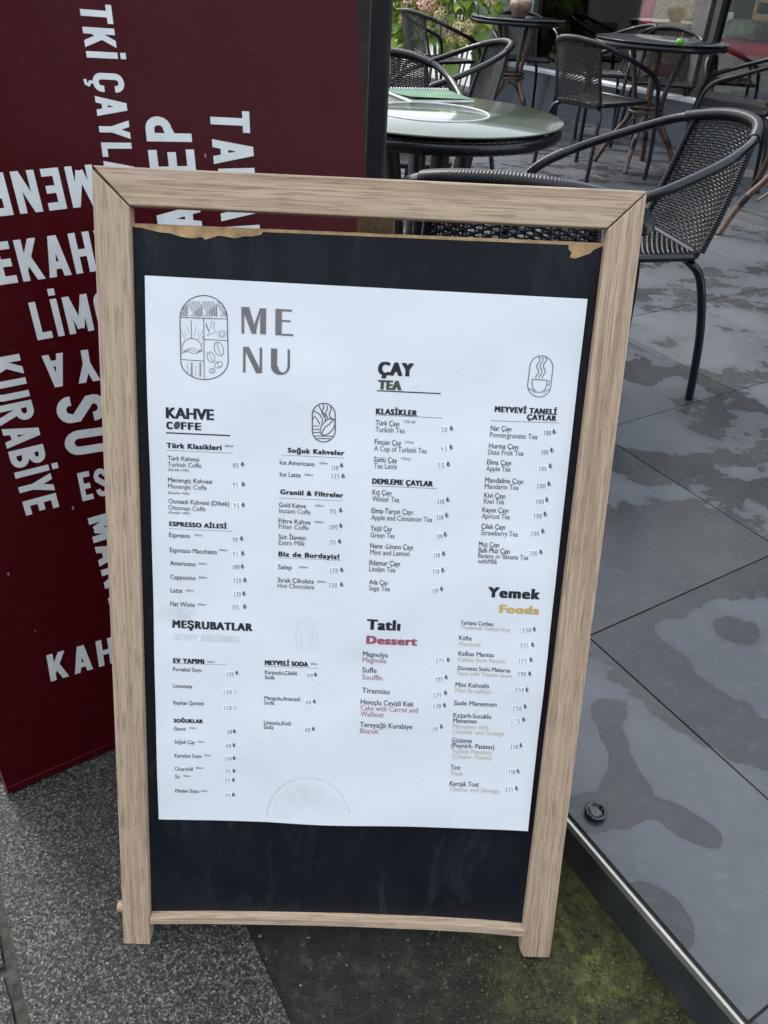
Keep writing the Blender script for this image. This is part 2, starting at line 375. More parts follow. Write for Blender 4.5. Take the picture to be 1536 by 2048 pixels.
# granite slabs of the street pavement: their long joints run along the terrace edge
pav = MB(); pav.add([AB(-3, -.16, ZS - .011), AB(6, -.16, ZS - .011), AB(6, 5, ZS - .011), AB(-3, 5, ZS - .011)], [(0, 1, 2, 3)])
pav = struct(pav.build('pavement', plain('pavement_bed', (.030, .030, .025), .9, .6, 90, .9)))
def slab(a0, a1, b0, b1, seed):
    rr = random.Random(seed); m = MB(); n = 44
    def edge(p, q, k):
        return [p.lerp(q, i / k) + Vector((rr.uniform(-1, 1), rr.uniform(-1, 1), 0)) * .0026 for i in range(k)]
    c = [AB(a0, b0), AB(a1, b0), AB(a1, b1), AB(a0, b1)]
    ring = edge(c[0], c[1], n) + edge(c[1], c[2], 16) + edge(c[2], c[3], n) + edge(c[3], c[0], 16)
    cen = (c[0] + c[2]) / 2; k = len(ring)
    low = [Vector((p.x, p.y, ZS - .035)) for p in ring]; up = [Vector((p.x, p.y, ZS - .004)) for p in ring]
    top = []
    for p in ring:
        q = (cen - p).normalized() * .004; top.append(Vector((p.x + q.x, p.y + q.y, ZS)))
    m.add(low + up + top, [(i, (i + 1) % k, (i + 1) % k + k, i + k) for i in range(k)] + [(i + k, (i + 1) % k + k, (i + 1) % k + 2 * k, i + 2 * k) for i in range(k)] + [tuple(range(2 * k, 3 * k))])
    return m.build('slab', GRANITE, pav)
slab(-1.2, .972, -.176, .112, 1); slab(.982, 2.1, -.176, .112, 2); slab(2.112, 3.3, -.176, .112, 3)
slab(-1.2, .66, .130, .42, 4); slab(.672, 1.9, .130, .42, 5); slab(1.91, 3.2, .130, .42, 6)
slab(-1.2, .5, .432, .75, 7); slab(.51, 1.7, .432, .75, 8)

# grit, chips and bits of moss lying on the mossy strip and the slabs
def scatter(name, n, pick, cols, r0, r1, seed):
    rr = random.Random(seed); m = MB()
    for i in range(n):
        c = pick(rr); r = r0 + (r1 - r0) * rr.random() ** 3; k = 5; a0 = rr.uniform(0, 6); fl = rr.uniform(.35, .8)
        vs = [c + Vector((cos(a0 + j * 1.257) * r * rr.uniform(.7, 1.2), sin(a0 + j * 1.257) * r * rr.uniform(.6, 1.1), -r * .2)) for j in range(k)] + [c + Vector((rr.uniform(-.2, .2) * r, rr.uniform(-.2, .2) * r, r * fl))]
        m.add(vs, [(j, (j + 1) % k, k) for j in range(k)])
    return stuff(m.build(name, cols))
def chipm(name, lo, hi):
    t = NT(name); p = t.coord('World'); t.set(color=t.ramp(t.noise(p, 170, 1), (.35, lo), (.65, hi)), rough=.6); return t.m
scatter('grit', 1300, lambda q: AB(q.uniform(-.25, 1.3), q.uniform(-.64, -.18), ZS - .003), chipm('grit_mix', (0.0130, 0.0123, 0.0091), (0.1430, 0.1365, 0.1073)), .0006, .0030, 1)
scatter('grit', 500, lambda q: AB(q.uniform(0, .95), q.uniform(-.17, .11), ZS + .0003), chipm('grit_dark', (0.0130, 0.0123, 0.0097), (0.1105, 0.1073, 0.0910)), .0005, .0018, 2)
def mossy(q):
    while True:
        a, b = q.uniform(-.2, .75), q.uniform(-.635, -.25)
        if q.random() < math.exp(-((a - .20) / .22) ** 2 - ((b + .52) / .14) ** 2): return AB(a, b, ZS - .004)
scatter('moss', 9000, mossy, chipm('moss_tufts', (0.0130, 0.0149, 0.0033), (0.0715, 0.0748, 0.0169)), .0005, .0026, 3)

# terrace: every tile an object of its own, laid in dark grout
BT = -.645                                     # terrace edge
PA, PB, JA, JB = .607, .595, .108, -.951       # pitch and one joint in both directions
tb = MB()
c0, c1, c2, c3 = AB(-2.2, BT - .004), AB(6.75, BT - .004), AB(6.75, -5.9), AB(-2.2, -5.9)
tb.prism([Vector((p.x, p.y, -.12)) for p in (c0, c1, c2, c3)], (0, 0, .1165))
terr = struct(tb.build('terrace', GROUT))
rot_ab = Matrix((DA, DB, Vector((0, 0, 1)))).transposed()
def tile_mesh(w, h, name):
    m = MB(); m.box((0, 0, -.006), (w - .0032, h - .0032, .012)); me_o = m.build(name, TILE, None, .0006, 1)
    me = me_o.data; bpy.data.objects.remove(me_o); return me
full = tile_mesh(PA, PB, 'tile'); cut = tile_mesh(PA, -(JB - BT) - .008, 'tile_cut')
for i in range(-4, 11):
    ac = JA + PA * (i + .5)
    for j in range(-1, 9):
        if j == -1: me, bc = cut, (JB + BT) / 2 - .004
        else: me, bc = full, JB - PB * (j + .5)
        if bc < -5.45 or ac > 6.6: continue
        o = link('tile', me, None, terr)
        o.matrix_local = Matrix.Translation(AB(ac, bc, R_.uniform(-.0004, .0004))) @ rot_ab.to_4x4()
rs = MB(); p = [AB(-2.2, BT), AB(6.75, BT), AB(6.75, BT - .004), AB(-2.2, BT - .004)]
rs.prism([Vector((q.x, q.y, -.118)) for q in p], (0, 0, .106))
rs.build('riser', RISER, terr)
tr = MB(); p = [AB(-2.2, BT + .0028), AB(6.75, BT + .0028), AB(6.75, BT - .0022), AB(-2.2, BT - .0022)]
tr.prism([Vector((q.x, q.y, -.0118)) for q in p], (0, 0, .0135)); tr.build('edge_trim', TRIM, terr, .0012, 2)

# small black cap lying in the puddle
cp = at_z(1190, 1628, .0005)
cap = MB(); cap.lathe([(.001, .0005), (.0150, .0005), (.0165, .003), (.0165, .008), (.0145, .010), (.0125, .0095), (.0115, .005), (.006, .0035), (.001, .0035)], 26)
tag(cap.build('drain_cap', plain('black_rubber', (.004, .005, .006), .18, .3, 90, .3, spec=.7)), 'small round black cap in the wet stain near the metal terrace edge', 'cap').location = cp

# ------------------------------------------------------------------ the A-frame sign
k_ = 1.13 / 1.3629
SC = [Vector(c) * k_ + CAMP for c in ((-.40104996, 1.05889924, -.23285701), (.31481403, 1.07874844, -.22650076), (.32644134, .6590076, -1.35976253), (-.38942265, .63915839, -1.36611878))]
U = ((SC[1] - SC[0]) + (SC[2] - SC[3])).normalized()
V0 = ((SC[0] - SC[3]) + (SC[1] - SC[2])); V = (V0 - U * V0.dot(U)).normalized(); N = U.cross(V)      # N points away from viewer? fixed below
if N.dot(CAMP - SC[0]) > 0: N = -N          # N: into the board, away from the camera
O_ = (SC[2] + SC[3]) / 2
sign = thing('sandwich_board', 'oak framed chalkboard A-frame stand holding the large white cafe menu', 'sandwich board')
sign.matrix_world = Matrix.Translation(O_) @ Matrix((U, N, V)).transposed().to_4x4()   # local x across, y into the board, z up the board
def sg(px, py, dep=0.0):
    """point of the photograph on the sign's plane at depth dep, in the sign's own x,z"""
    q = at_plane(px, py, O_ + N * dep, N) - O_
    return q.dot(U), q.dot(V)
def rail(name, quad, mat, y0=0.0, th=.020, bev=.0016):
    m = MB(); m.prism([(x, y0, z) for x, z in quad], (0, th, 0)); return m.build(name, mat, sign, bev, 2)
oTL, oTR, oBR, oBL = sg(182, 330), sg(1296, 382), sg(1100, 1916), sg(247, 1892)
iTL, iTR = sg(259, 412), sg(1214, 458)
iBL, iBR = sg(300, 1890), sg(1041, 1914)
g_ = .0006
rail('left_stile', [(oTL[0], oTL[1] - .003), (iTL[0] - g_, iTL[1] - g_), (iBL[0], iBL[1] + .0), (oBL[0] + .004, oBL[1] - .002), (oBL[0], oBL[1] + .004)], WOODZ)
rail('right_stile', [(oTR[0] - g_, oTR[1] - .002), (oBR[0], oBR[1] + .002), (oBR[0] - .004, oBR[1]), (iBR[0] + .004, iBR[1]), (iBR[0] - .001, iBR[1] + .01), (iTR[0] + g_, iTR[1] - g_)], WOODZ2)
rail('top_rail', [(oTL[0] + .001, oTL[1]), (oTR[0], oTR[1]), (iTR[0], iTR[1] + g_), (iTL[0], iTL[1] + g_)], WOODX)
# chalkboard with its torn top edge
DB_ = .0105
bTL, bTR, bBR, bBL = sg(262, 452, DB_), sg(1207, 492, DB_), sg(1056, 1842, DB_), sg(298, 1818, DB_)
bd = MB(); bd.prism([(bTL[0] - .004, DB_, bTL[1]), (bTR[0] + .004, DB_, bTR[1]), (bBR[0] + .006, DB_, bBR[1] - .01), (bBL[0] - .006, DB_, bBL[1] - .01)], (0, .0035, 0)); bd.build('chalkboard', BOARD, sign)
def on_board(pts, dy, name, mat, parent=None, th=.0008):
    m = MB(); m.prism([(x, DB_ + dy, z) for x, z in (sg(px, py, DB_) for px, py in pts)], (0, th, 0)); return m.build(name, mat, parent or sign)
rr = random.Random(4)
top = [(266, 454)] + [(274 + i * 10, 453 + i * .38) for i in range(26)] + [(528, 463)]
low = [(522, 471), (505, 474), (490, 473), (470, 476), (450, 474), (436, 472), (425, 477), (412, 478), (402, 473), (392, 477), (380, 476), (360, 472), (340, 468), (318, 464), (300, 461), (285, 457)]
on_board(top + [(x + rr.uniform(-2, 2), y + rr.uniform(-1.4, 1.4)) for x, y in low], -.0010, 'torn_edge', MDF)
on_board([(1137, 490), (1203, 493), (1187, 500), (1180, 507), (1165, 512), (1150, 517), (1139, 515), (1143, 505), (1137, 499)], -.0010, 'torn_edge', MDF)
ed = MB(); ed.prism([(bTL[0] - .004, DB_ - .0002, bTL[1] - .0004), (bTR[0] + .004, DB_ - .0002, bTR[1] - .0004), (bTR[0] + .004, DB_ + .0040, bTR[1] + .0016), (bTL[0] - .004, DB_ + .0040, bTL[1] + .0016)], (0, 0, .0018)); ed.build('board_edge', MDF, sign)
# ledge strip that carries the board, slightly bowed
led = MB(); lp = [(300, 1836), (420, 1835), (560, 1837), (700, 1840), (850, 1846), (960, 1852), (1050, 1860)]
for i in range(len(lp) - 1):
    (x0, z0), (x1, z1) = sg(*lp[i]), sg(*lp[i + 1]); h0 = .0085 + .0012 * i / 6; h1 = .0085 + .0012 * (i + 1) / 6
    led.add([(x0, -.002, z0), (x1, -.002, z1), (x1, .018, z1 + .003), (x0, .018, z0 + .003), (x0, -.002, z0 - h0), (x1, -.002, z1 - h1), (x1, .018, z1 - h1), (x0, .018, z0 - h0)],
            [(0, 1, 2, 3), (4, 7, 6, 5), (0, 4, 5, 1), (2, 6, 7, 3)])
led.build('ledge', WOODX, sign)
# rear leg (prop) in the middle and cross bars, all behind the board
zt = oTL[1] - .03
def beam(name, p, q, wx, wy, mat):
    p, q = Vector(p), Vector(q); dz = (q - p).normalized(); X = Vector((1, 0, 0)); X = (X - dz * X.dot(dz)).normalized(); Y = dz.cross(X)
    m = MB(); m.prism([p + X * (wx / 2) * i + Y * (wy / 2) * j for i, j in ((-1, -1), (1, -1), (1, 1), (-1, 1))], q - p); return m.build(name, mat, sign, .0012, 1)
def to_ground(x, y):     # local z for street level at local (x,y)
    base = O_ + U * x + N * y; return (ZS + .001 - base.z) / V.z
lx = sg(752, 455, .045)[0]
fy = .50; beam('rear_leg', (lx, .030, zt + .004), (lx, fy, to_ground(lx, fy)), .042, .016, WOODB)
for s, xx in ((-1, iTL[0]), (1, iTR[0])):
    m = MB(); m.box((xx + s * .006, .0265, .47), (.016, .012, .80)); m.build('inner_batten', WOODZ, sign, .001, 1)
pg = MB(); q = sg(238, 1812, .03); pg.tube([(q[0] - .001, .03, q[1]), (q[0] + .05, .03, q[1])], .0075, 12); pg.build('peg', WOODZ, sign)

# ------------------------------------------------------------------ the menu poster
DP = DB_ - .0012
pTL, pTR, pBR, pBL = sg(291, 551, DP), sg(1174, 598, DP), sg(1055, 1659, DP), sg(318, 1637, DP)
def wave(x, z):
    """how far the loose sheet stands off the board (towards the viewer)"""
    h = .0017 * sin(x * 17 + z * 5 + .6) * sin(z * 8.5 - x * 6) + .0008 * sin(x * 34 + z * 13) + .0006 * sin(z * 41 - x * 12) + .0013
    s = max(0, (x - .09) / .15) * max(0, 1 - abs(z - .17) / .13); h += .0055 * s * s
    s = max(0, 1 - sqrt(((x + .23) / .05) ** 2 + ((z - .80) / .16) ** 2)); h += .0040 * s * s
    s = max(0, 1 - abs((z - .165) + (x + .16) * .28) / .016) * max(0, min(1, (-.05 - x) / .08)); h += .0016 * s
    s = max(0, 1 - abs((z - .44) - (x + .02) * .9) / .03) * max(0, 1 - abs(x - .0) / .09); h += .0012 * s
    return max(h, .0003)
def sheet_pt(x, z, e=0.0): return (x, DP - wave(x, z) - e, z)
m = MB(); NU, NV = 56, 72; vs = []
for i in range(NV + 1):
    for j in range(NU + 1):
        s, t_ = j / NU, i / NV
        x = (pTL[0] * (1 - s) + pTR[0] * s) * (1 - t_) + (pBL[0] * (1 - s) + pBR[0] * s) * t_
        z = (pTL[1] * (1 - s) + pTR[1] * s) * (1 - t_) + (pBL[1] * (1 - s) + pBR[1] * s) * t_
        vs.append(sheet_pt(x, z))
m.add(vs, [(i * (NU + 1) + j, i * (NU + 1) + j + 1, (i + 1) * (NU + 1) + j + 1, (i + 1) * (NU + 1) + j) for i in range(NV) for j in range(NU)], True)
poster = m.build('menu_poster', PAPER, sign)
PDIR = (pTR[0] - pTL[0], pTR[1] - pTL[1]); _l = sqrt(PDIR[0] ** 2 + PDIR[1] ** 2); PDIR = (PDIR[0] / _l, PDIR[1] / _l)   # text direction on the sheet
PUP = (-PDIR[1], PDIR[0])
CROP = {'A': (290, 550, .29297), 'B': (300, 860, .27995), 'C': (300, 1200, .28646), 'D': (720, 680, .29948), 'E': (700, 1150, .27344), 'F': (0, 0, 1)}
def pp(c, X, Y): x0, y0, k = CROP[c]; return sg(x0 + X * k, y0 + Y * k, DP)
_tc = {}
def text_mesh(body, spc=1.0):
    key = (body, spc)
    if key in _tc: return _tc[key]
    cu = bpy.data.curves.new('tmp', 'FONT'); cu.body = body; cu.resolution_u = 3; cu.space_character = spc
    ob = bpy.data.objects.new('tmp', cu); COL.objects.link(ob)
    dg = bpy.context.evaluated_depsgraph_get(); dg.update(); ev = ob.evaluated_get(dg); me = ev.to_mesh()
    vs = [(v.co.x, v.co.y) for v in me.vertices]; fs = [tuple(p.vertices) for p in me.polygons]
    ev.to_mesh_clear(); bpy.data.objects.remove(ob); bpy.data.curves.remove(cu)
    _tc[key] = (vs, fs); return _tc[key]
CAPH = max(v[1] for v in text_mesh('H')[0])
INKS = {}; PIECES = []
INKM = ink('ink_warm_grey', (.17, .155, .155))
EMB = ['emblem']
def put_text(body, c, X0, Y0, X1, h, mat=None, bold=0, group='menu_line'):
    mat = mat or INK
    vs, fs = text_mesh(body, 1.16 if bold > .1 else 1.0); k = CROP[c][2]
    a = pp(c, X0, Y0); b = pp(c, X1, Y0 + (X1 - X0) * .045)
    w = (b[0] - a[0]) * PDIR[0] + (b[1] - a[1]) * PDIR[1]
    q = pp(c, X0, Y0 - h * (1.0 if bold > .1 else 1.08)); hh = abs(q[1] - a[1]) / CAPH
    x0, x1 = min(v[0] for v in vs), max(v[0] for v in vs)
    bw = bold * hh; sx = (w - bw) / (x1 - x0)
    offs = [(0, 0)] if not bold else [(i * bw / 4, j * bw * .35) for i in range(5) for j in (0, 1)]
    M_ = MB(); PIECES.append((group, mat, M_))
    for n, (dx, dy) in enumerate(offs):
        P = []
        for vx, vy in vs:
            tx, tz = (vx - x0) * sx + dx, vy * hh + dy - (bw * .17 if bold else 0)
            x, z = a[0] + PDIR[0] * tx + PUP[0] * tz, a[1] + PDIR[1] * tx + PUP[1] * tz
            P.append(sheet_pt(x, z, .00022 + n * .000012))
        M_.add(P, fs)
def strip(m, pts, w, lay=.0003, closed=False):
    """flat stroke of width w (metres) through sheet points (x,z)"""
    n = len(pts); L = []; Rr = []
    for i in range(n):
        p0 = pts[i - 1] if (i > 0 or closed) else pts[i]; p1 = pts[(i + 1) % n] if (i < n - 1 or closed) else pts[i]
        dx, dz = p1[0] - p0[0], p1[1] - p0[1]; l = sqrt(dx * dx + dz * dz) or 1e-9
        nx, nz = -dz / l * w / 2, dx / l * w / 2
        L.append(sheet_pt(pts[i][0] + nx, pts[i][1] + nz, lay)); Rr.append(sheet_pt(pts[i][0] - nx, pts[i][1] - nz, lay))
    m.add(L + Rr, [(i, (i + 1) % n, (i + 1) % n + n, i + n) for i in range(n if closed else n - 1)])
def line(c, pts, wpx, mat=INKB, group='emblem', closed=False, lay=.0003):
    k = CROP[c][2]
    if group == 'rule': M_ = MB(); PIECES.append((group, mat, M_))
    else: M_ = INKS.setdefault((EMB[0] if group == 'emblem' else group, mat.name), (MB(), mat))[0]
    strip(M_, [pp(c, *p) for p in pts], wpx * k * .00075, lay, closed)
DIG = {'0': [[(.3, 1), (.08, .8), (.03, .45), (.15, .08), (.35, 0), (.52, .2), (.56, .55), (.45, .9), (.3, 1)]],
       '1': [[(.12, .75), (.34, 1), (.32, 0)], [(.15, .0), (.5, .02)]], '2': [[(.06, .8), (.2, 1), (.42, .95), (.48, .7), (.3, .35), (.04, .03), (.55, .04)]],
       '3': [[(.08, .95), (.5, .97), (.25, .6), (.48, .45), (.5, .15), (.28, 0), (.05, .1)]], '4': [[(.15, 1), (.05, .45), (.52, .48)], [(.42, .75), (.4, 0)]],
       '5': [[(.55, 1), (.14, .98), (.1, .6), (.38, .62), (.53, .35), (.4, .05), (.08, .02)]], '6': [[(.48, 1), (.15, .65), (.05, .25), (.25, 0), (.48, .15), (.45, .42), (.2, .45), (.08, .28)]],
       '7': [[(.05, .95), (.55, 1), (.25, 0)], [(.2, .5), (.5, .54)]], '8': [[(.3, .54), (.06, .68), (.06, .9), (.3, 1), (.54, .9), (.54, .68), (.3, .54), (.02, .36), (.02, .12), (.3, 0), (.58, .12), (.58, .36), (.3, .54)]],
       '9': [[(.5, .72), (.25, .55), (.06, .78), (.28, 1), (.5, .85), (.48, .3), (.3, .0), (.1, .05)]]}
LIRA = [[(.28, 1.0), (.28, .05), (.55, .12), (.72, .42)], [(.02, .52), (.62, .80)], [(.02, .32), (.62, .60)]]
def price(num, c, X0, X1, Y, LX0, LX1, LY, faint=False):
    k = CROP[c][2]; w = (X1 - X0) / len(num); h = 30 if c != 'C' else 26
    sl = lambda X: (X - X0) * .045
    # correction sticker
    st = MB(); PIECES.append(('price_sticker', STICK, st))
    q = [pp(c, X0 - 5, Y + 5 - .2), pp(c, X1 + 6, Y + 5 + sl(X1)), pp(c, X1 + 5, Y - h - 7 + sl(X1)), pp(c, X0 - 5, Y - h - 7)]
    st.prism([sheet_pt(x, z, .00008) for x, z in q], (0, -.00008, 0))
    M_ = MB(); PIECES.append(('handwritten_price', PEN, M_))
    for i, ch in enumerate(num):
        for s_ in DIG[ch]:
            strip(M_, [pp(c, X0 + (i + p[0] * 1.15 + R_.uniform(-.03, .03)) * w, Y + sl(X0 + i * w) - p[1] * h + R_.uniform(-1, 1)) for p in s_], .00085, .00032)
    lm = INKF if faint else INK; L_ = MB(); PIECES.append(('lira_sign', lm, L_))
    lw, lh = LX1 - LX0, 34 if c != 'C' else 28
    for j, s_ in enumerate(LIRA): strip(L_, [pp(c, LX0 + p[0] * lw * 1.2, LY - p[1] * lh) for p in s_], .00105 if j == 0 else .0007, .0003 + j * .00002)
def T(c, rows):
    for q in rows: put_text(q[0], c, q[1], q[3], q[2], q[4], q[5] if len(q) > 5 else INK, q[6] if len(q) > 6 else .010, q[7] if len(q) > 7 else 'menu_line')
H_ = 'heading'
T('A', [
        ('KAHVE', 150, 475, 972, 66, INK, .10, H_), ('C', 152, 196, 1046, 48, INK, .13, H_), ('FFE', 250, 388, 1050, 48, INK, .13, H_),
        ('Türk Klasikleri', 152, 525, 1176, 34, INK, .13, H_), ('60ml', 548, 602, 1172, 15, INKG), ('Soğuk Kahveler', 975, 1362, 1210, 32, INK, .13, H_)])
body = 30
T('B', [('Türk Kahvesi', 130, 355, 213, body), ('Turkish Coffe', 130, 369, 257, body, INKG), ('(Double +35₺)', 132, 282, 287, 15, INKG), ('Menengiç Kahvesi', 132, 446, 368, body), ('Menengic Coffe', 132, 408, 413, body, INKG), ('(Double +45₺)', 132, 284, 452, 15, INKG),
        ('Osmanlı Kahvesi (Dibek)', 135, 568, 520, body), ('Ottoman Coffe', 135, 400, 565, body, INKG), ('(Double +45₺)', 137, 290, 592, 15, INKG), ('ESPRESSO AİLESİ', 140, 552, 681, 31, INK, .14, H_),
        ('Espresso', 140, 290, 760, body), ('55ml', 325, 373, 752, 13, INKG), ('Espresso Macchiato', 145, 480, 868, body), ('100ml', 495, 550, 860, 13, INKG), ('Americano', 146, 328, 962, body), ('250ml', 350, 404, 957, 13, INKG),
        ('Cappucino', 148, 327, 1062, body), ('300ml', 350, 408, 1057, 13, INKG), ('Latte', 148, 232, 1158, body), ('300ml', 258, 314, 1150, 13, INKG), ('Flat White', 147, 322, 1255, body), ('300ml', 342, 400, 1250, 13, INKG),
        ('Ice Americano', 928, 1178, 245, body), ('300ml', 1210, 1268, 240, 13, INKG), ('Ice Latte', 928, 1077, 330, body), ('300ml', 1105, 1163, 323, 13, INKG), ('Granül & Filtreler', 930, 1382, 456, 33, INK, .13, H_),
        ('Gold Kahve', 922, 1116, 548, body), ('250ml', 1180, 1240, 542, 13, INKG), ('Instant Coffe', 922, 1148, 590, body, INKG), ('Filtre Kahve', 920, 1147, 663, body), ('250ml', 1176, 1237, 660, 13, INKG), ('Filter Coffe', 920, 1133, 703, body, INKG),
        ('Süt İlavesi', 920, 1112, 777, body), ('Extra Milk', 920, 1107, 818, body, INKG), ('Biz de Burdayiz!', 917, 1353, 900, 33, INK, .13, H_), ('Salep', 915, 1013, 992, body), ('200ml', 1062, 1126, 985, 13, INKG),
        ('Sıcak Çikolata', 912, 1170, 1085, body), ('200ml', 1192, 1255, 1088, 13, INKG), ('Hot Chocolate', 912, 1173, 1125, body, INKG)])
T('C', [('MEŞRUBATLAR', 158, 717, 188, 50, INK, .13, H_), ('SOFT DRİNKS', 165, 628, 270, 42, INKF, .16, 'faded_heading'), ('EV YAPIMI', 165, 382, 431, 31, INK, .14, H_), ('300ml', 403, 453, 432, 12, INKG), ('Portakal Suyu', 165, 361, 489, 25), ('Limonata', 165, 297, 606, 25),
        ('Reyhan Şerbeti', 167, 377, 724, 25), ('SOĞUKLAR', 168, 371, 848, 25, INK, .14, H_), ('Gazoz', 170, 251, 902, 23), ('250ml', 275, 322, 893, 11, INKG), ('Soğuk Çay', 176, 317, 993, 24), ('250ml', 338, 383, 989, 11, INKG),
        ('Karadut Suyu', 177, 361, 1088, 24), ('250ml', 380, 427, 1084, 11, INKG), ('Churchill', 177, 301, 1180, 23), ('250ml', 323, 370, 1170, 11, INKG), ('Su', 180, 212, 1234, 23), ('500ml', 236, 283, 1225, 11, INKG), ('Maden Suyu', 180, 343, 1335, 24), ('200ml', 358, 405, 1334, 11, INKG),
        ('MEYVELİ SODA', 802, 1105, 450, 31, INK, .14, H_), ('200ml', 1122, 1170, 450, 12, INKG), ('Karpuzlu,Çilekli', 803, 1025, 515, 25), ('Soda', 802, 870, 550, 25), ('Mangolu,Ananaslı', 798, 1048, 693, 25), ('Soda', 798, 867, 725, 25), ('Limonlu,Kivili', 797, 986, 862, 25), ('Soda', 797, 863, 893, 25)])
T('D', [('ÇAY', 118, 355, 230, 84, INK, .14, H_), ('TEA', 118, 277, 326, 58, INKGR, .18, H_), ('KLASİKLER', 105, 381, 493, 36, INK, .14, H_), ('Türk Çayı', 103, 261, 568, 32), ('125 ml', 294, 368, 552, 17, INKG), ('Turkish Tea', 102, 298, 612, 32, INKG),
        ('Fincan Çay', 98, 275, 695, 32), ('175ml', 300, 357, 688, 15, INKG), ('A Cup of Turkish Tea', 94, 445, 738, 32, INKG), ('Sütlü Çay', 92, 247, 811, 32), ('175ml', 275, 333, 798, 15, INKG), ('Tea Latte', 92, 245, 853, 32, INKG),
        ('DEMLEME ÇAYLAR', 80, 486, 955, 34, INK, .14, H_), ('Kış Çayı', 83, 208, 1028, 32), ('Winter Tea', 82, 262, 1072, 32, INKG), ('Elma-Tarçın Çayı', 77, 350, 1150, 32), ('Apple and Cinnamon Tea', 74, 481, 1195, 32, INKG),
        ('Yeşil Çay', 70, 212, 1268, 32), ('Green Tea', 70, 231, 1313, 32, INKG), ('Nane -Limon Çayı', 68, 352, 1385, 32), ('Mint and Lemon', 68, 330, 1428, 32, INKG), ('Ihlamur Çayı', 62, 266, 1497, 32), ('Linden Tea', 60, 235, 1539, 32, INKG),
        ('MEYVEVİ TANELİ', 898, 1313, 478, 36, INK, .14, H_), ('ÇAYLAR', 1112, 1310, 530, 34, INK, .14, H_), ('Nar Çayı', 870, 1009, 603, 32), ('Pomergranate Tea', 865, 1184, 647, 32, INKG), ('Hurma Çayı', 858, 1054, 720, 32), ('Date Fruit Tea', 853, 1091, 762, 32, INKG),
        ('Elma Çayı', 846, 1007, 828, 31), ('Apple Tea', 840, 1002, 870, 31, INKG), ('Mandalina Çayı', 833, 1087, 948, 31), ('Mandarin Tea', 830, 1057, 990, 31, INKG), ('Kivi Çayı', 828, 968, 1050, 31), ('Kiwi Tea', 824, 961, 1090, 31, INKG),
        ('Kayısı Çayı', 815, 989, 1146, 31), ('Apricot Tea', 812, 999, 1188, 31, INKG), ('Çilek Çayı', 808, 966, 1257, 31), ('Strawberry Tea', 806, 1053, 1300, 31, INKG), ('Muz Çayı', 791, 926, 1376, 31), ('Ballı Muz Çayı', 790, 997, 1415, 31), ('Banana or Banana Tea', 786, 1121, 1450, 29, INKG), ('withMilk', 783, 914, 1487, 29, INKG)])
T('E', [('Ada Çay', 140, 275, 60, 32), ('Sage Tea', 138, 291, 104, 32, INKG), ('Yemek', 1003, 1385, 155, 72, INK, .13, H_), ('Foods', 1088, 1378, 270, 56, INKY, .17, H_), ('Tatlı', 122, 367, 388, 72, INK, .13, H_), ('Dessert', 118, 490, 494, 56, INKR, .17, H_),
        ('Magnolya', 95, 277, 591, 34), ('Magnolia', 92, 266, 634, 34, INKR2), ('Sufle', 90, 194, 709, 35), ('Souffle', 88, 237, 761, 35, INKR2), ('Tiramisu', 87, 287, 858, 35), ('Havuçlu Cevizli Kek', 78, 464, 940, 34), ('Cake with Carrot and', 77, 496, 983, 34, INKR2), ('Wallnutt', 77, 245, 1028, 34, INKR2),
        ('Tereyağlı Kurabiye', 73, 454, 1106, 34), ('Biscuit', 72, 208, 1151, 34, INKR2), ('Tarhana Çorbası', 807, 1047, 360, 27), ('Traditional Turkish Soup', 807, 1171, 395, 27, INKY2), ('Köfte', 796, 889, 474, 30), ('Meatballs', 795, 956, 516, 28, INKY2),
        ('Kafkas Mantısı', 792, 1049, 588, 30), ('Kafkas Style Ravioli', 790, 1132, 629, 28, INKY2), ('Domates Soslu Makarna', 787, 1169, 693, 28), ('Pasta with Tomato Sauce', 785, 1183, 730, 27, INKY2), ('Mini Kahvaltı', 770, 1013, 816, 31), ('Mini Breakfast', 768, 1035, 857, 30, INKY2),
        ('Sade Menemen', 760, 1070, 949, 31), ('Kaşarlı-Sucuklu', 755, 1030, 1039, 31), ('Menemen', 753, 925, 1078, 31), ('Menemen with', 750, 1010, 1118, 30, INKY2), ('Cheddar and Sausage', 748, 1126, 1157, 30, INKY2),
        ('Gözleme', 743, 889, 1222, 31), ('(Peynirli- Patates)', 740, 1053, 1260, 31), ('Turkish Pancakes', 742, 1032, 1300, 29, INKY2), ('(Cheese- Patato)', 745, 1032, 1338, 29, INKY2), ('Tost', 735, 806, 1420, 31), ('Toast', 733, 824, 1461, 30, INKY2),
        ('Karışık Tost', 728, 940, 1538, 31), ('Cheese and Sausage', 727, 1092, 1577, 30, INKY2)])
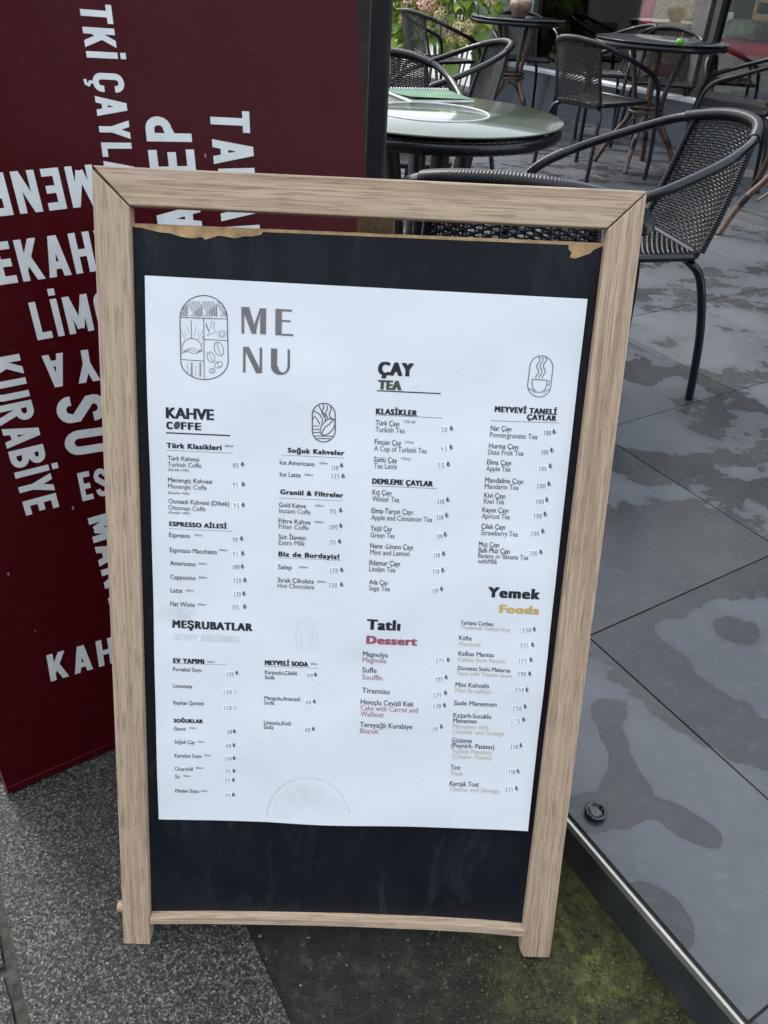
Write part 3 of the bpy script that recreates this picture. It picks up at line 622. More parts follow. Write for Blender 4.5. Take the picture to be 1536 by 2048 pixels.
for q in [('85', 'B', 596, 638, 265, 650, 677, 260), ('95', 'B', 592, 640, 405, 655, 683, 402), ('95', 'B', 596, 645, 550, 655, 682, 550), ('90', 'B', 590, 635, 795, 643, 672, 790), ('95', 'B', 590, 640, 895, 652, 678, 897), ('100', 'B', 592, 645, 990, 648, 675, 990),
          ('120', 'B', 595, 660, 1088, 667, 695, 1088), ('120', 'B', 597, 655, 1186, 660, 687, 1184), ('115', 'B', 590, 640, 1275, 665, 694, 1277), ('110', 'B', 1295, 1350, 280, 1357, 1385, 265), ('125', 'B', 1295, 1360, 340, 1368, 1396, 342), ('95', 'B', 1288, 1335, 590, 1352, 1378, 585),
          ('100', 'B', 1280, 1348, 702, 1352, 1379, 695), ('20', 'B', 1285, 1333, 813, 1343, 1370, 808), ('120', 'B', 1283, 1350, 1015, 1358, 1386, 1013), ('120', 'B', 1277, 1343, 1120, 1357, 1384, 1117),
          ('120', 'C', 532, 592, 525, 597, 621, 518), ('110', 'C', 510, 578, 650, 585, 608, 648, True), ('110', 'C', 515, 575, 762, 585, 608, 760, True), ('60', 'C', 545, 578, 928, 580, 603, 926), ('60', 'C', 535, 573, 1025, 578, 600, 1022), ('110', 'C', 525, 575, 1115, 578, 601, 1112),
          ('75', 'C', 527, 570, 1205, 577, 600, 1203), ('25', 'C', 525, 565, 1270, 573, 596, 1268), ('45', 'C', 530, 568, 1373, 572, 597, 1371), ('60', 'C', 1100, 1143, 535, 1145, 1170, 533), ('60', 'C', 1090, 1132, 723, 1137, 1160, 720), ('60', 'C', 1085, 1123, 912, 1131, 1155, 907),
          ('30', 'D', 540, 588, 610, 598, 624, 605), ('45', 'D', 538, 588, 738, 595, 622, 730), ('55', 'D', 517, 567, 850, 577, 603, 843), ('110', 'D', 515, 565, 1090, 573, 600, 1080), ('110', 'D', 512, 558, 1195, 566, 592, 1184), ('110', 'D', 507, 553, 1322, 557, 584, 1313), ('110', 'D', 492, 537, 1448, 545, 573, 1440), ('110', 'D', 485, 532, 1555, 540, 566, 1550),
          ('100', 'D', 1225, 1280, 633, 1283, 1310, 628), ('100', 'D', 1207, 1262, 762, 1268, 1296, 752), ('100', 'D', 1192, 1252, 872, 1258, 1286, 857), ('100', 'D', 1180, 1245, 988, 1250, 1276, 976), ('100', 'D', 1173, 1232, 1092, 1235, 1262, 1082), ('100', 'D', 1158, 1220, 1188, 1223, 1251, 1178), ('100', 'D', 1137, 1203, 1305, 1208, 1236, 1292), ('100', 'D', 1128, 1190, 1435, 1195, 1222, 1430),
          ('110', 'E', 600, 650, 122, 657, 684, 113), ('175', 'E', 628, 692, 640, 707, 733, 635), ('195', 'E', 620, 683, 773, 692, 718, 762), ('175', 'E', 610, 675, 887, 687, 713, 875), ('130', 'E', 607, 670, 967, 680, 706, 965), ('30', 'E', 600, 650, 1135, 657, 683, 1122),
          ('150', 'E', 1258, 1328, 412, 1335, 1360, 408), ('375', 'E', 1242, 1310, 525, 1322, 1348, 520), ('325', 'E', 1228, 1297, 637, 1310, 1335, 628), ('190', 'E', 1223, 1292, 730, 1300, 1326, 730), ('250', 'E', 1208, 1275, 848, 1280, 1304, 848), ('150', 'E', 1190, 1260, 985, 1268, 1293, 972),
          ('175', 'E', 1175, 1248, 1080, 1258, 1284, 1070), ('150', 'E', 1172, 1234, 1268, 1238, 1262, 1260), ('150', 'E', 1158, 1213, 1452, 1217, 1243, 1450), ('175', 'E', 1135, 1198, 1578, 1205, 1230, 1573)]:
    price(*q)
# rules under the headings
for c, x0, y0, x1, y1, w, mt in [('A', 150, 1073, 583, 1095, 7, INK), ('A', 152, 1193, 603, 1215, 2, INKG), ('A', 922, 1227, 1362, 1247, 2, INKG), ('B', 140, 700, 593, 721, 2, INKG), ('B', 925, 484, 1377, 501, 2, INKG), ('B', 917, 911, 1362, 929, 2, INKG),
                                 ('C', 165, 435, 538, 449, 2, INKG), ('C', 802, 460, 1173, 475, 2, INKG), ('D', 112, 338, 538, 357, 6, INK), ('D', 103, 500, 548, 520, 2.4, INKG), ('D', 82, 970, 516, 989, 2.4, INKG), ('D', 872, 538, 1323, 553, 2.4, INKG)]:
    line(c, [(x0 + (x1 - x0) * i / 8, y0 + (y1 - y0) * i / 8) for i in range(9)], w, mt, 'rule', lay=.0002)
# the four big letters: one heavy stroke and hairline strokes
def big(polys):
    m_ = MB(); PIECES.append(('heading', INKM, m_))
    for n_, q in enumerate(polys): m_.add([sheet_pt(*pp('A', *p_), .0003 + n_ * .00002) for p_ in q], [tuple(range(len(q)))])
big([[(662, 217), (714, 219), (764, 400), (732, 402)], [(660, 217), (680, 218), (680, 400), (662, 400)], [(788, 226), (829, 228), (827, 406), (788, 402)], [(750, 330), (786, 228), (794, 232), (758, 392), (752, 396)]])
big([[(892, 230), (936, 232), (934, 412), (891, 410)], [(934, 232), (1003, 236), (1003, 250), (934, 247)], [(934, 306), (994, 309), (994, 322), (934, 319)], [(934, 400), (1013, 403), (1013, 417), (934, 413)]])
big([[(672, 488), (712, 490), (802, 668), (762, 670)], [(672, 488), (690, 490), (688, 664), (672, 664)], [(785, 494), (802, 495), (802, 668), (785, 640)]])
big([[(862, 500), (905, 502), (903, 625), (862, 622)], [(975, 506), (991, 507), (991, 630), (975, 630)]] + [[(882 + 20 * cos(a) * 1.05 + 43 * (1 + cos(a)) - 43 + 0, 0)] * 0 or
     [(926 - 64 * cos(a), 622 + 58 * sin(a)), (926 - 64 * cos(b), 622 + 58 * sin(b)), (934 - 32 * cos(b) + 9, 622 + 42 * sin(b)), (934 - 32 * cos(a) + 9, 622 + 42 * sin(a))] for a, b in [(pi * k / 12, pi * (k + 1) / 12) for k in range(12)]])
# emblems
EMB[0] = 'oval_emblem'
def ell(cx, cy, rx, ry, a0=0, a1=360, rot=0, n=28):
    c_, s_ = cos(radians(rot)), sin(radians(rot)); o = []
    for i in range(n + 1):
        t = radians(a0 + (a1 - a0) * i / n); x, y = rx * cos(t), ry * sin(t); o.append((cx + x * c_ - y * s_, cy + x * s_ + y * c_))
    return o
def stadium(t, b, rx, ry, ry2=None):
    return ell(t[0], t[1], rx, ry, 180, 360, 2) + ell(b[0], b[1], rx, ry2 or ry, 0, 180, 2)
line('A', stadium((403, 295), (410, 585), 161, 155, 127), 4.5, closed=True)
for a, b in [((243, 288), (565, 301)), ((403, 295), (408, 709)), ((405, 438), (567, 448)), ((250, 575), (405, 586))]: line('A', [a, b], 3)
for cx_ in (200, 300, 400, 500):
    for k in range(7):
        r0 = 100 - k * 12
        arc = [(x, y) for x, y in ell(cx_ + 100, 180, r0, r0 * 1.0, 90, 180, 2, 12) if ((x - 403) / 158) ** 2 + ((y - 295) / 152) ** 2 < 1 and y < 290]
        if len(arc) > 1: line('A', arc, 2.2)
    for k in range(8):
        x = cx_ + 6 + k * 12; y0 = 200 + (cx_ % 200) * .1 + (7 - k) * 10
        seg_ = [(x, y) for y in range(int(y0), 291, 12) if ((x - 403) / 158) ** 2 + ((y - 295) / 152) ** 2 < 1]
        if len(seg_) > 1: line('A', seg_, 2.2)
line('A', ell(322, 498, 66, 66, 180, 360), 3); line('A', [(318, 308), (320, 430)], 3)
for k in range(-6, 7):
    if k: t = radians(-90 + k * 12); r1 = 75 + (k % 3) * 12; r2 = 125 + (k % 2) * 30; line('A', [(322 + cos(t) * r1, 498 + sin(t) * r1), (322 + cos(t) * min(r2, abs(76 / (abs(cos(t)) + .01))), 498 + sin(t) * r2)], 1.3)
for k in range(3): line('A', [(252 + i * 12, 505 + k * 12 + 8 * sin(i * .8 + k)) for i in range(13)], 2)
line('A', [(418, 325), (440, 380), (452, 345), (455, 318), (475, 320), (470, 368), (492, 386), (455, 402), (425, 412), (442, 388), (424, 360), (418, 325)], 2.2)
line('A', ell(528, 402, 16, 16), 2, closed=True)
for k in range(12): t = k * pi / 6; line('A', [(528 + cos(t) * 21, 402 + sin(t) * 21), (528 + cos(t) * 34, 402 + sin(t) * 34)], 1.6)
for cx_, cy_, a, b, ro in ((507, 505, 30, 48, -20), (453, 560, 24, 38, -25), (505, 612, 28, 20, -25), (462, 652, 20, 15, -25)):
    line('A', ell(cx_, cy_, a, b, 0, 360, ro), 2.6, closed=True); line('A', ell(cx_ + 4, cy_, a * .25, b * .9, 90, 270, ro, 10), 2.2)
for x in (322, 380):
    line('A', [(x, 592), (x + 2, 692)], 2)
    for k in range(8): line('A', [(x - 9, 600 + k * 12), (x, 608 + k * 12), (x + 9, 600 + k * 12)], 2.4)
line('A', [(293, 600), (294, 670)], 1.6); line('A', [(350, 615), (352, 695)], 1.6)
EMB[0] = 'bean_letter'
line('A', ell(224, 1022, 15, 22, 0, 360, 20), 9, INKB, closed=True)                       # the bean used as an O
line('A', ell(224, 1022, 7, 12, 0, 360, 20), 9, INKB, closed=True)
EMB[0] = 'coffee_emblem'
line('A', stadium((1221, 953), (1221, 1060), 78, 78), 5.5, closed=True)
line('A', ell(1247, 1035, 38, 66, 0, 360, 38), 5, closed=True); line('A', [(1285, 985), (1262, 1015), (1232, 1035), (1215, 1062), (1207, 1090)], 5)
line('A', [(1150, 925), (1190, 945), (1212, 985), (1208, 1010)], 5); line('A', [(1146, 985), (1160, 960), (1180, 990), (1196, 1020)], 5); line('A', [(1188, 890), (1205, 925), (1230, 955), (1232, 1000)], 5)
for x in (1215, 1240, 1265): line('A', [(x + 7 * sin(k * .9), 882 + k * 10 + (x - 1215) * .3) for k in range(10)], 5)
for y, x0, x1 in ((1028, 1146, 1188), (1050, 1146, 1190), (1072, 1148, 1194), (1097, 1158, 1282), (1114, 1175, 1265)): line('A', [(x0, y), (x1, y + 2)], 4.5)
EMB[0] = 'tea_emblem'
line('D', ell(1211, 183, 77, 78, 180, 360, 6) + ell(1196, 302, 77, 78, 0, 180, 6), 4.2, INKG, closed=True)
line('D', [(1150, 262), (1248, 268), (1246, 300), (1234, 330), (1210, 348), (1180, 348), (1158, 328), (1149, 296), (1150, 262)], 4.2, INKG)
line('D', [(1248, 270), (1264, 274), (1262, 296), (1244, 304)], 4.2, INKG); line('D', [(1126, 322), (1152, 336), (1170, 352)], 4, INKG); line('D', [(1262, 330), (1240, 338), (1224, 354)], 4, INKG)
for x in (1185, 1207, 1229): line('D', [(x + 9 * sin(k * .75) + 9 - k * .9, 112 + k * 9.5) for k in range(16)], 4.2, INKG)
EMB[0] = 'faded_emblem'
line('C', stadium((1093, 200), (1093, 280), 73, 75), 2.2, INKF, closed=True)
line('C', ell(1093, 200, 50, 55, 0, 360), 1.8, INKF, closed=True); line('C', [(1050, 210), (1055, 320), (1093, 345), (1130, 320), (1135, 210)], 1.8, INKF)
# faded citrus slices
def citrus(c, cx_, cy_, R0, a0, a1):
    EMB[0] = 'citrus_print%d' % (1 if c == 'B' else 0)
    line(c, ell(cx_, cy_, R0, R0, a0, a1), 7, INKF); line(c, ell(cx_, cy_, R0 * .86, R0 * .86, a0, a1), 2, INKF)
    n = int((a1 - a0) / 3.5)
    for k in range(n):
        t = radians(a0 + 2 + k * 3.5)
        if k % 9 == 8: continue
        line(c, [(cx_ + cos(t) * R0 * q, cy_ + sin(t) * R0 * q) for q in (.25 + .12 * (k % 3), .60, .82)], 1.4 + (k % 2), INKF)
citrus('C', 1105, 1520, 290, 184, 352); citrus('B', 205, 1395, 165, 200, 330)
for (gname, mn), (mb_, mt) in INKS.items():
    stuff(mb_.build(gname.rstrip('01'), mt, poster))
for gname, mt, mb_ in PIECES: mb_.build(gname, mt, poster)

# ------------------------------------------------------------------ burgundy panel with vinyl words
PO = at_z(18, 1588, ZS); PE = (at_z(235, 1494, ZS) - PO).normalized()
PUPV = Vector((-.068, .17, .98)); PUPV = (PUPV - PE * PUPV.dot(PE)).normalized(); PN = PE.cross(PUPV)
if PN.dot(CAMP - PO) < 0: PN = -PN         # towards the viewer
panel = thing('lettered_panel', 'tall burgundy board with white vinyl food words leaning beside the black post', 'panel')
panel.matrix_world = Matrix.Translation(PO) @ Matrix((PE, -PN, PUPV)).transposed().to_4x4()
def pl(px, py):
    q = at_plane(px, py, PO, PN) - PO; return q.dot(PE), q.dot(PUPV)
PR = pl(724, 180)[0]
m = MB(); m.prism([(0, 0, .0), (PR, 0, .0), (PR, 0, 1.72), (0, 0, 1.72)], (0, .018, 0)); m.build('board', PANEL, panel, .0008, 1)
m = MB(); m.prism([(-.0035, -.0005, .002), (-.0002, -.0005, .002), (-.0002, -.0005, 1.72), (-.0035, -.0005, 1.72)], (0, .019, 0)); m.build('edge_band', plain('dusty_rose_edge', (.16, .07, .07), .5), panel)
m = MB(); m.prism([(0.001, -.0035, .0035), (PR, -.0035, .0035), (PR, -.0035, .016), (.001, -.0035, .016)], (0, .0033, 0)); m.build('bottom_rail', PANEL, panel, .0008, 1)
TS = .185
def arc(cx, cz, rx, rz, a0, a1, n=9): return [(cx + rx * cos(radians(a0 + (a1 - a0) * i / n)), cz + rz * sin(radians(a0 + (a1 - a0) * i / n))) for i in range(n + 1)]
h = TS / 2
GL = {'T': (.54, [[(0, 1 - h), (.54, 1 - h)], [(.27, 0), (.27, 1 - h)]]), 'K': (.56, [[(h, 0), (h, 1)], [(h + .02, .30), (.47, 1.03)], [(.22, .62), (.49, -.03)]]),
      'I': (TS, [[(h, 0), (h, 1)]]), 'İ': (TS, [[(h, 0), (h, 1)], [(h, 1.09), (h, 1.27)]]), 'L': (.44, [[(h, 0), (h, 1)], [(h, h), (.44, h)]]),
      'A': (.58, [[(.085, -.03), (.275, 1.0)], [(.495, -.03), (.305, 1.0)], [(.13, .28), (.45, .28)]]), 'Y': (.54, [[(.27, 0), (.27, .45)], [(.27, .42), (.075, 1.03)], [(.27, .42), (.465, 1.03)]]),
      'V': (.54, [[(.085, 1.03), (.26, 0)], [(.455, 1.03), (.28, 0)]]),
      'E': (.46, [[(h, 0), (h, 1)], [(h, h), (.46, h)], [(h, .5), (.42, .5)], [(h, 1 - h), (.46, 1 - h)]]), 'M': (.72, [[(h, 0), (h, 1)], [(.72 - h, 0), (.72 - h, 1)], [(h, 1.02), (.36, .12)], [(.72 - h, 1.02), (.36, .12)]]),
      'N': (.58, [[(h, 0), (h, 1)], [(.58 - h, 0), (.58 - h, 1)], [(h, 1.0), (.58 - h, 0.0)]]), 'H': (.56, [[(h, 0), (h, 1)], [(.56 - h, 0), (.56 - h, 1)], [(h, .5), (.56 - h, .5)]]),
      'U': (.55, [[(h, 1)] + arc(.275, .27, .275 - h, .27 - h, 180, 360) + [(.55 - h, 1)]]),
      'Ç': (.55, [[(.55 - h, .68)] + arc(.275, .73, .275 - h, .27 - h, 0, 180) + arc(.275, .27, .275 - h, .27 - h, 180, 360) + [(.55 - h, .34)], [(.275, 0), (.275, -.09), (.36, -.14), (.33, -.22), (.2, -.24)]]),
      'O': (.55, [arc(.275, .73, .275 - h, .27 - h, 0, 180) + arc(.275, .27, .275 - h, .27 - h, 180, 360) + [(.55 - h, .73)]]),
      'G': (.55, [[(.55 - h, .68)] + arc(.275, .73, .275 - h, .27 - h, 0, 180) + arc(.275, .27, .275 - h, .27 - h, 180, 360) + [(.55 - h, .48), (.3, .48)]]),
      'S': (.54, [arc(.27, .73, .27 - h, .27 - h, -5, 180) + [(h, .66), (.54 - h, .38)] + arc(.27, .27, .27 - h, .27 - h, 0, -185)]),
      'P': (.54, [[(h, 0), (h, 1)], [(h, 1 - h), (.28, 1 - h)] + arc(.28, .72, .26 - h, .28 - h, 90, -90) + [(h, .44 + h - h)]]),
      'R': (.56, [[(h, 0), (h, 1)], [(h, 1 - h), (.28, 1 - h)] + arc(.28, .74, .26 - h, .26 - h, 90, -90) + [(h, .48 + h)], [(.27, .52), (.47, -.03)]]),
      'B': (.55, [[(h, 0), (h, 1)], [(h, 1 - h), (.27, 1 - h)] + arc(.27, .76, .26 - h, .24 - h, 90, -90) + [(h, .52 + h)], [(h, .48), (.28, .48)] + arc(.28, .26, .27 - h, .26 - h, 90, -90) + [(h, h)]])}
def clip(poly, z0, z1):
    for s, lim in ((1, z0), (-1, -z1)):
        o = []
        for i in range(len(poly)):
            a, b = poly[i - 1], poly[i]; fa, fb = s * a[1] - lim, s * b[1] - lim
            if fa >= 0: o.append(a)
            if (fa >= 0) != (fb >= 0): t = fa / (fa - fb); o.append((a[0] + (b[0] - a[0]) * t, a[1] + (b[1] - a[1]) * t))
        poly = o
        if not poly: return poly
    return poly
def stroke_polys(pts, w):
    n = len(pts); L = []; R2 = []
    for i in range(n):
        p0, p1 = pts[max(i - 1, 0)], pts[min(i + 1, n - 1)]; dx, dz = p1[0] - p0[0], p1[1] - p0[1]; l = sqrt(dx * dx + dz * dz) or 1e-9; kx = 1.0
        if 0 < i < n - 1:
            a = math.atan2(pts[i][1] - p0[1], pts[i][0] - p0[0]); b = math.atan2(p1[1] - pts[i][1], p1[0] - pts[i][0]); kx = 1 / max(.6, abs(cos((b - a) / 2)))
        L.append((pts[i][0] - dz / l * w / 2 * kx, pts[i][1] + dx / l * w / 2 * kx)); R2.append((pts[i][0] + dz / l * w / 2 * kx, pts[i][1] - dx / l * w / 2 * kx))
    return [(L[i], L[i + 1], R2[i + 1], R2[i]) for i in range(n - 1)]
def vword(text, P0, P1, PT, wide=None, gap=.13):
    """word on the panel: baseline P0->P1 in photo pixels, PT a point at cap height above P0"""
    a, b, c = Vector(pl(*P0)), Vector(pl(*P1)), Vector(pl(*PT))
    e = (b - a); Lw = e.length; e /= Lw; n = Vector((-e.y, e.x))
    if n.dot(c - a) < 0: n = -n
    H = (c - a).dot(n); adv = [GL[ch][0] if ch != ' ' else .3 for ch in text]; tot = sum(adv) + gap * (len(text) - 1); sx = Lw / tot
    x = 0; m = MB(); q = 0
    for ch, w in zip(text, adv):
        if ch != ' ':
            for k, st in enumerate(GL[ch][1]):
                ext = ch in 'İÇ' and k == 1
                for poly in stroke_polys(st, TS if not (ch == 'Ç' and k == 1) else .09):
                    if not ext: poly = clip(list(poly), 0, 1)
                    if len(poly) < 3: continue
                    q += 1; y = -.0006 - .00002 * (k % 4) - .000004 * (q % 5)
                    m.add([((a + e * ((x + p_[0]) * sx) + n * (p_[1] * H)).x, y, (a + e * ((x + p_[0]) * sx) + n * (p_[1] * H)).y) for p_ in poly], [tuple(range(len(poly)))])
        x += w + gap
    o = m.build('lettering', VINYL, panel); stuff(o); return o
K1 = .35156
c4 = lambda X, Y: (X * K1, Y * K1)
c5 = lambda X, Y: (X * .48828, 650 + Y * .48828)
vword('TKİ', c4(447, 14), c4(493, 327), c4(627, 5))
vword('ÇAYLAR', c4(520, 412), c4(618, 1145), c4(695, 388))
# 'P', 'E' and 'A' read upwards: tops to the left, bowls up
def vletter(ch, B0, B1, T0): return vword(ch, B0, B1, T0)
vletter('P', c4(1092, 808), c4(1080, 668), c4(838, 832)); vletter('E', c4(1118, 1005), c4(1102, 850), c4(862, 1030)); vletter('A', c4(1152, 1302), c4(1134, 1160), c4(905, 1330))
vletter('T', c4(1192, 622), c4(1200, 748), c4(1415, 608)); vletter('A', c4(1204, 792), c4(1216, 932), c4(1435, 775)); vletter('N', c4(1240, 960), c4(1252, 1092), c4(1445, 940)); vletter('A', c4(1248, 1120), c4(1258, 1258), c4(1468, 1100)); vletter('M', c4(1264, 1292), c4(1280, 1470), c4(1475, 1275))
vword('MENE', c4(520, 935), c4(-95, 990), c4(575, 1165), gap=.16)
vword('EKAHVE', c4(0, 1622), c4(800, 1505), c4(-52, 1382), gap=.13)
vword('LİMON', c4(214, 1936), c4(800, 1830), c4(160, 1722), gap=.15)
vletter('A', c5(256, 113), c5(170, 126), c5(268, 248)); vletter('Y', c5(388, 96), c5(300, 108), c5(398, 228)); vletter('L', c5(488, 78), c5(410, 90), c5(500, 215)) 
vletter('S', c5(225, 298), c5(238, 408), c5(432, 278)); vletter('U', c5(258, 440), c5(272, 540), c5(470, 415))
vword('ESP', c5(338, 722), c5(520, 678), c5(304, 610), gap=.15)
vword('MANT', c5(358, 792), c5(452, 1165), c5(480, 765), gap=.12)
vword('KURABİYE', c5(-75, 145), c5(107, 781), c5(75, 108), gap=.10)
vword('KAHVE', c5(208, 1460), c5(640, 1330), c5(174, 1357), gap=.2)

# ------------------------------------------------------------------ black post
pb = at_z(760, 640, 0); yP = pl(724, 180)
pw = (PO + PE * yP[0] + PUPV * 1.0)
def on_depth(px, py, y): q = ray(px, py); return CAMP + q * (y / q.y)
YP = pw.y + .10
x0 = on_depth(743, 0, YP).x; x1 = on_depth(786, 0, YP).x; x0b = on_depth(727, 370, YP).x; x1b = on_depth(766, 320, YP).x
xc, wc = ((x0 + x0b) / 2 + (x1 + x1b) / 2) / 2, abs((x1 + x1b) / 2 - (x0 + x0b) / 2)
post = thing('wooden_post', 'square black stained wooden post between the burgundy board and the tables', 'post', (xc, YP, 0))
m = MB(); m.box((0, .05, 1.3), (wc, .10, 2.6)); m.build('shaft', BLACKWOOD, post, .004, 2)
m = MB(); m.box((-wc / 2 - .022, .075, 1.3), (.044, .02, 2.6)); m.build('side_board', GREYWOOD, post, .002, 1)

# ------------------------------------------------------------------ chairs
ap = (-.297, 0, .747); we = (-.24, .158, .724); gr = (.052, .271, .613); bn = (.169, .25, .572); ff = (.257, .284, 0)
def mir(p, s): return (p[0], p[1] * s, p[2])
def hoop_half(s):
    return [mir(p, s) for p in ((.262, .282, .16), (.245, .272, .38), (.225, .262, .50), (.172, .255, .566), (.052, .271, .613), (-.10, .245, .668), (-.19, .205, .704), (-.24, .158, .724), (-.285, .085, .741))]
def make_chair():
    t = thing('wicker_armchair', '-', 'chair')
    path = hoop_half(1) + [ap] + hoop_half(-1)[::-1]
    sp = spline(path, 10)
    # arms and back hoop (one bent tube), the four legs
    i0, i1 = 20, len(sp) - 21
    m = MB(); m.tube(resample(sp[i0:i1 + 1], .012), .0128, 12); m.build('hoop', TUBE, t)
    for s in (1, -1):
        leg = spline([mir(p, s) for p in ((.257, .284, 0), (.262, .282, .16), (.245, .272, .38), (.225, .262, .502))], 8)
        m = MB(); m.tube(leg, .0125, 12); m.build('leg', TUBE, t)
        leg = spline([mir(p, s) for p in ((-.232, .222, 0), (-.212, .212, .20), (-.178, .190, .355), (-.150, .150, .398), (-.140, .10, .402), (-.138, .0005, .403))], 8)
        m = MB(); m.tube(leg, .0122, 12); m.build('leg', TUBE, t)
        g_pts = sp[22:38] if s == 1 else sp[len(sp) - 38:len(sp) - 22]
        m = MB(); ribbed(m, g_pts, .0150, .0062, .0014); m.build('arm_grip', WRAP, t)
        st = spline([mir(p, s) for p in ((-.243, .150, .718), (-.222, .160, .62), (-.196, .166, .52), (-.168, .170, .428))], 8)
        m = MB(); ribbed(m, st, .0105, .0062, .0016, 8); m.build('back_stile', WRAP, t)
    a, b = 67, len(sp) - 68
    m = MB(); ribbed(m, sp[a:b + 1], .0168, .0062, .0020, 12); m.build('back_wrap', WRAP, t)
    # seat ring
    ring = []
    for cx_, cy_, r0, a0 in ((.185, .165, .05, 0), (-.125, .130, .045, 90), (-.125, -.130, .045, 180), (.185, -.165, .05, 270)):
        for k in range(7): q = radians(a0 + k * 15); ring.append(Vector((cx_ + r0 * cos(q), cy_ + r0 * sin(q), .418 + (.010 if cx_ > 0 else 0))))
    m = MB(); m.tube(ring, .0115, 10, closed=True); m.build('seat_ring', TUBE, t)
    # weaving: strands that pass over and under the ribs
    def back_pt(s, u):      # s 0 top .. 1 bottom, u -1..1
        y = u * (.150 + .012 * s); top = Vector((-.300 + .055 * u * u, y, .735 - .018 * u * u)); bot = Vector((-.185 + .018 * u * u, y, .418))
        p_ = top.lerp(bot, s); p_.x += -.012 * sin(pi * s) * (1 - .3 * u * u); return p_
    def seat_pt(s, u):      # s 0 rear .. 1 front
        y = u * (.160 + .040 * s); return Vector((-.150 + .365 * s, y, .424 + .008 * s - .014 * (1 - u * u) * sin(pi * min(1, s * .9 + .05))))
    def weave(fn, rows, ribs, lenrow, name, parts_w):
        m = MB(); eps = .004
        def nrm(s, u):
            a_, b_ = fn(min(s + eps, 1), u) - fn(max(s - eps, 0), u), fn(s, min(u + eps, 1)) - fn(s, max(u - eps, -1)); return a_.cross(b_).normalized()
        amp = .0042
        for r_i in range(rows):
            s0 = (r_i + .5) / rows; L = []; nseg = ribs * 2
            for k in range(nseg + 1):
                u = -1 + 2 * k / nseg
                ph = (k + (r_i // parts_w(r_i, k)) * 2 + 0) * pi / 2
                c_ = fn(s0, u) + nrm(s0, u) * amp * sin(ph + pi / 4)
                L.append((c_, nrm(s0, u), (fn(min(s0 + eps, 1), u) - fn(max(s0 - eps, 0), u)).normalized()))
            hh_ = lenrow / rows * .5 * .76; tt = .0020; vs = []
            for c_, n_, d_ in L: vs += [c_ + d_ * hh_, c_ + n_ * tt, c_ - d_ * hh_, c_ - n_ * tt]
            fs = [(i * 4 + j, i * 4 + (j + 1) % 4, (i + 1) * 4 + (j + 1) % 4, (i + 1) * 4 + j) for i in range(len(L) - 1) for j in range(4)]
            m.add(vs, fs, True)
        for k in range(ribs + 1):
            u = -1 + 2 * k / ribs
            m.tube([fn(i / 10, u) for i in range(11)], .0017, 5, cap=False)
        return stuff(m.build(name, WICKER, t))
    weave(back_pt, 42, 20, .325, 'back_weave', lambda r, k: 1)
    weave(seat_pt, 46, 22, .365, 'seat_weave', lambda r, k: 1)
    return t
proto = make_chair(); index_kids()
chairs = [
    (.632, 2.354, 193.6, 'large wicker chair at right in front, facing left, its woven back lit white'),
    (.250, 1.740, 78.3, 'wicker chair with its back right behind the top rail of the menu stand'),
    (-.069, 3.36, -84, 'wicker chair behind the green booklet, half hidden by the black post'),
    (.181, 4.463, 196, 'wicker chair facing left between the glass table and the bowl table'),
    (.189, 7.161, 33.3, 'wicker chair seen from its back in front of the flowering bush'),
    (.92, 7.72, -84, 'wicker chair behind the bowl table, against the pale column'),
    (1.128, 5.356, 39.4, 'wicker chair seen from behind, drawn up to the table with the green fruit'),
    (1.50, 6.95, 188, 'wicker chair behind the fruit table nearest the window, only arms showing'),
    (1.83, 6.55, -101, 'wicker chair with its upright back facing us behind the fruit table'),
    (2.00, 5.397, 162.6, 'wicker chair at the right edge facing left beside the window sill')]
for i, (x, y, a, lab) in enumerate(chairs):
    o = proto if i == 0 else dup_tree(proto)
    o.location = (x, y, .001); o.rotation_euler = (0, 0, radians(a)); o['label'] = lab; o['category'] = 'chair'; o['group'] = 'dark wicker cafe armchairs'
S.view_layers[0].update()

# ------------------------------------------------------------------ tables
def bamboo_base(t, z, rtop, rfoot, ang, mat=BAMBOO, zm=.36, rm=.085, rl=.0165):
    for k in range(4):
        q = radians(ang + 90 * k); q2 = q + radians(12)
        P = spline([(rfoot * cos(q), rfoot * sin(q), 0), ((rfoot * .55 + rm * .45) * cos(q), (rfoot * .55 + rm * .45) * sin(q), zm * .45), (rm * cos(q2), rm * sin(q2), zm), (rtop * cos(q2), rtop * sin(q2), z)], 6)
        m = MB(); m.tube(P, [rl] * len(P), 12); leg = m.build('leg', mat, t)
        for zz in (.17, zm - .01):
            m = MB()
            i = min(range(len(P)), key=lambda n: abs(P[n].z - zz)); dd = (P[min(i + 1, len(P) - 1)] - P[i - 1]).normalized()
            ribbed(m, [P[i] - dd * .028, P[i] + dd * .028], rl + .003, .006, .0016)
            m.build('binding', WRAP, leg)
    ringp = [Vector((.105 * cos(radians(a_)), .105 * sin(radians(a_)), .335)) for a_ in range(0, 360, 15)]
    m = MB(); m.tube(ringp, .009, 8, closed=True); m.tube([p_ + Vector((0, 0, .03)) for p_ in ringp], .009, 8, closed=True); m.build('ring_brace', mat, t)
    for k in range(4):
        q = radians(ang + 90 * k); q3 = radians(ang + 90 * k + 90); rb = rfoot * .62
        P = spline([(rb * cos(q), rb * sin(q), .16), (.06 * cos((q + q3) / 2), .06 * sin((q + q3) / 2), .30), (rb * cos(q3), rb * sin(q3), .16)], 6)
        m = MB(); m.tube(P, .006, 6); m.build('brace', mat, t)
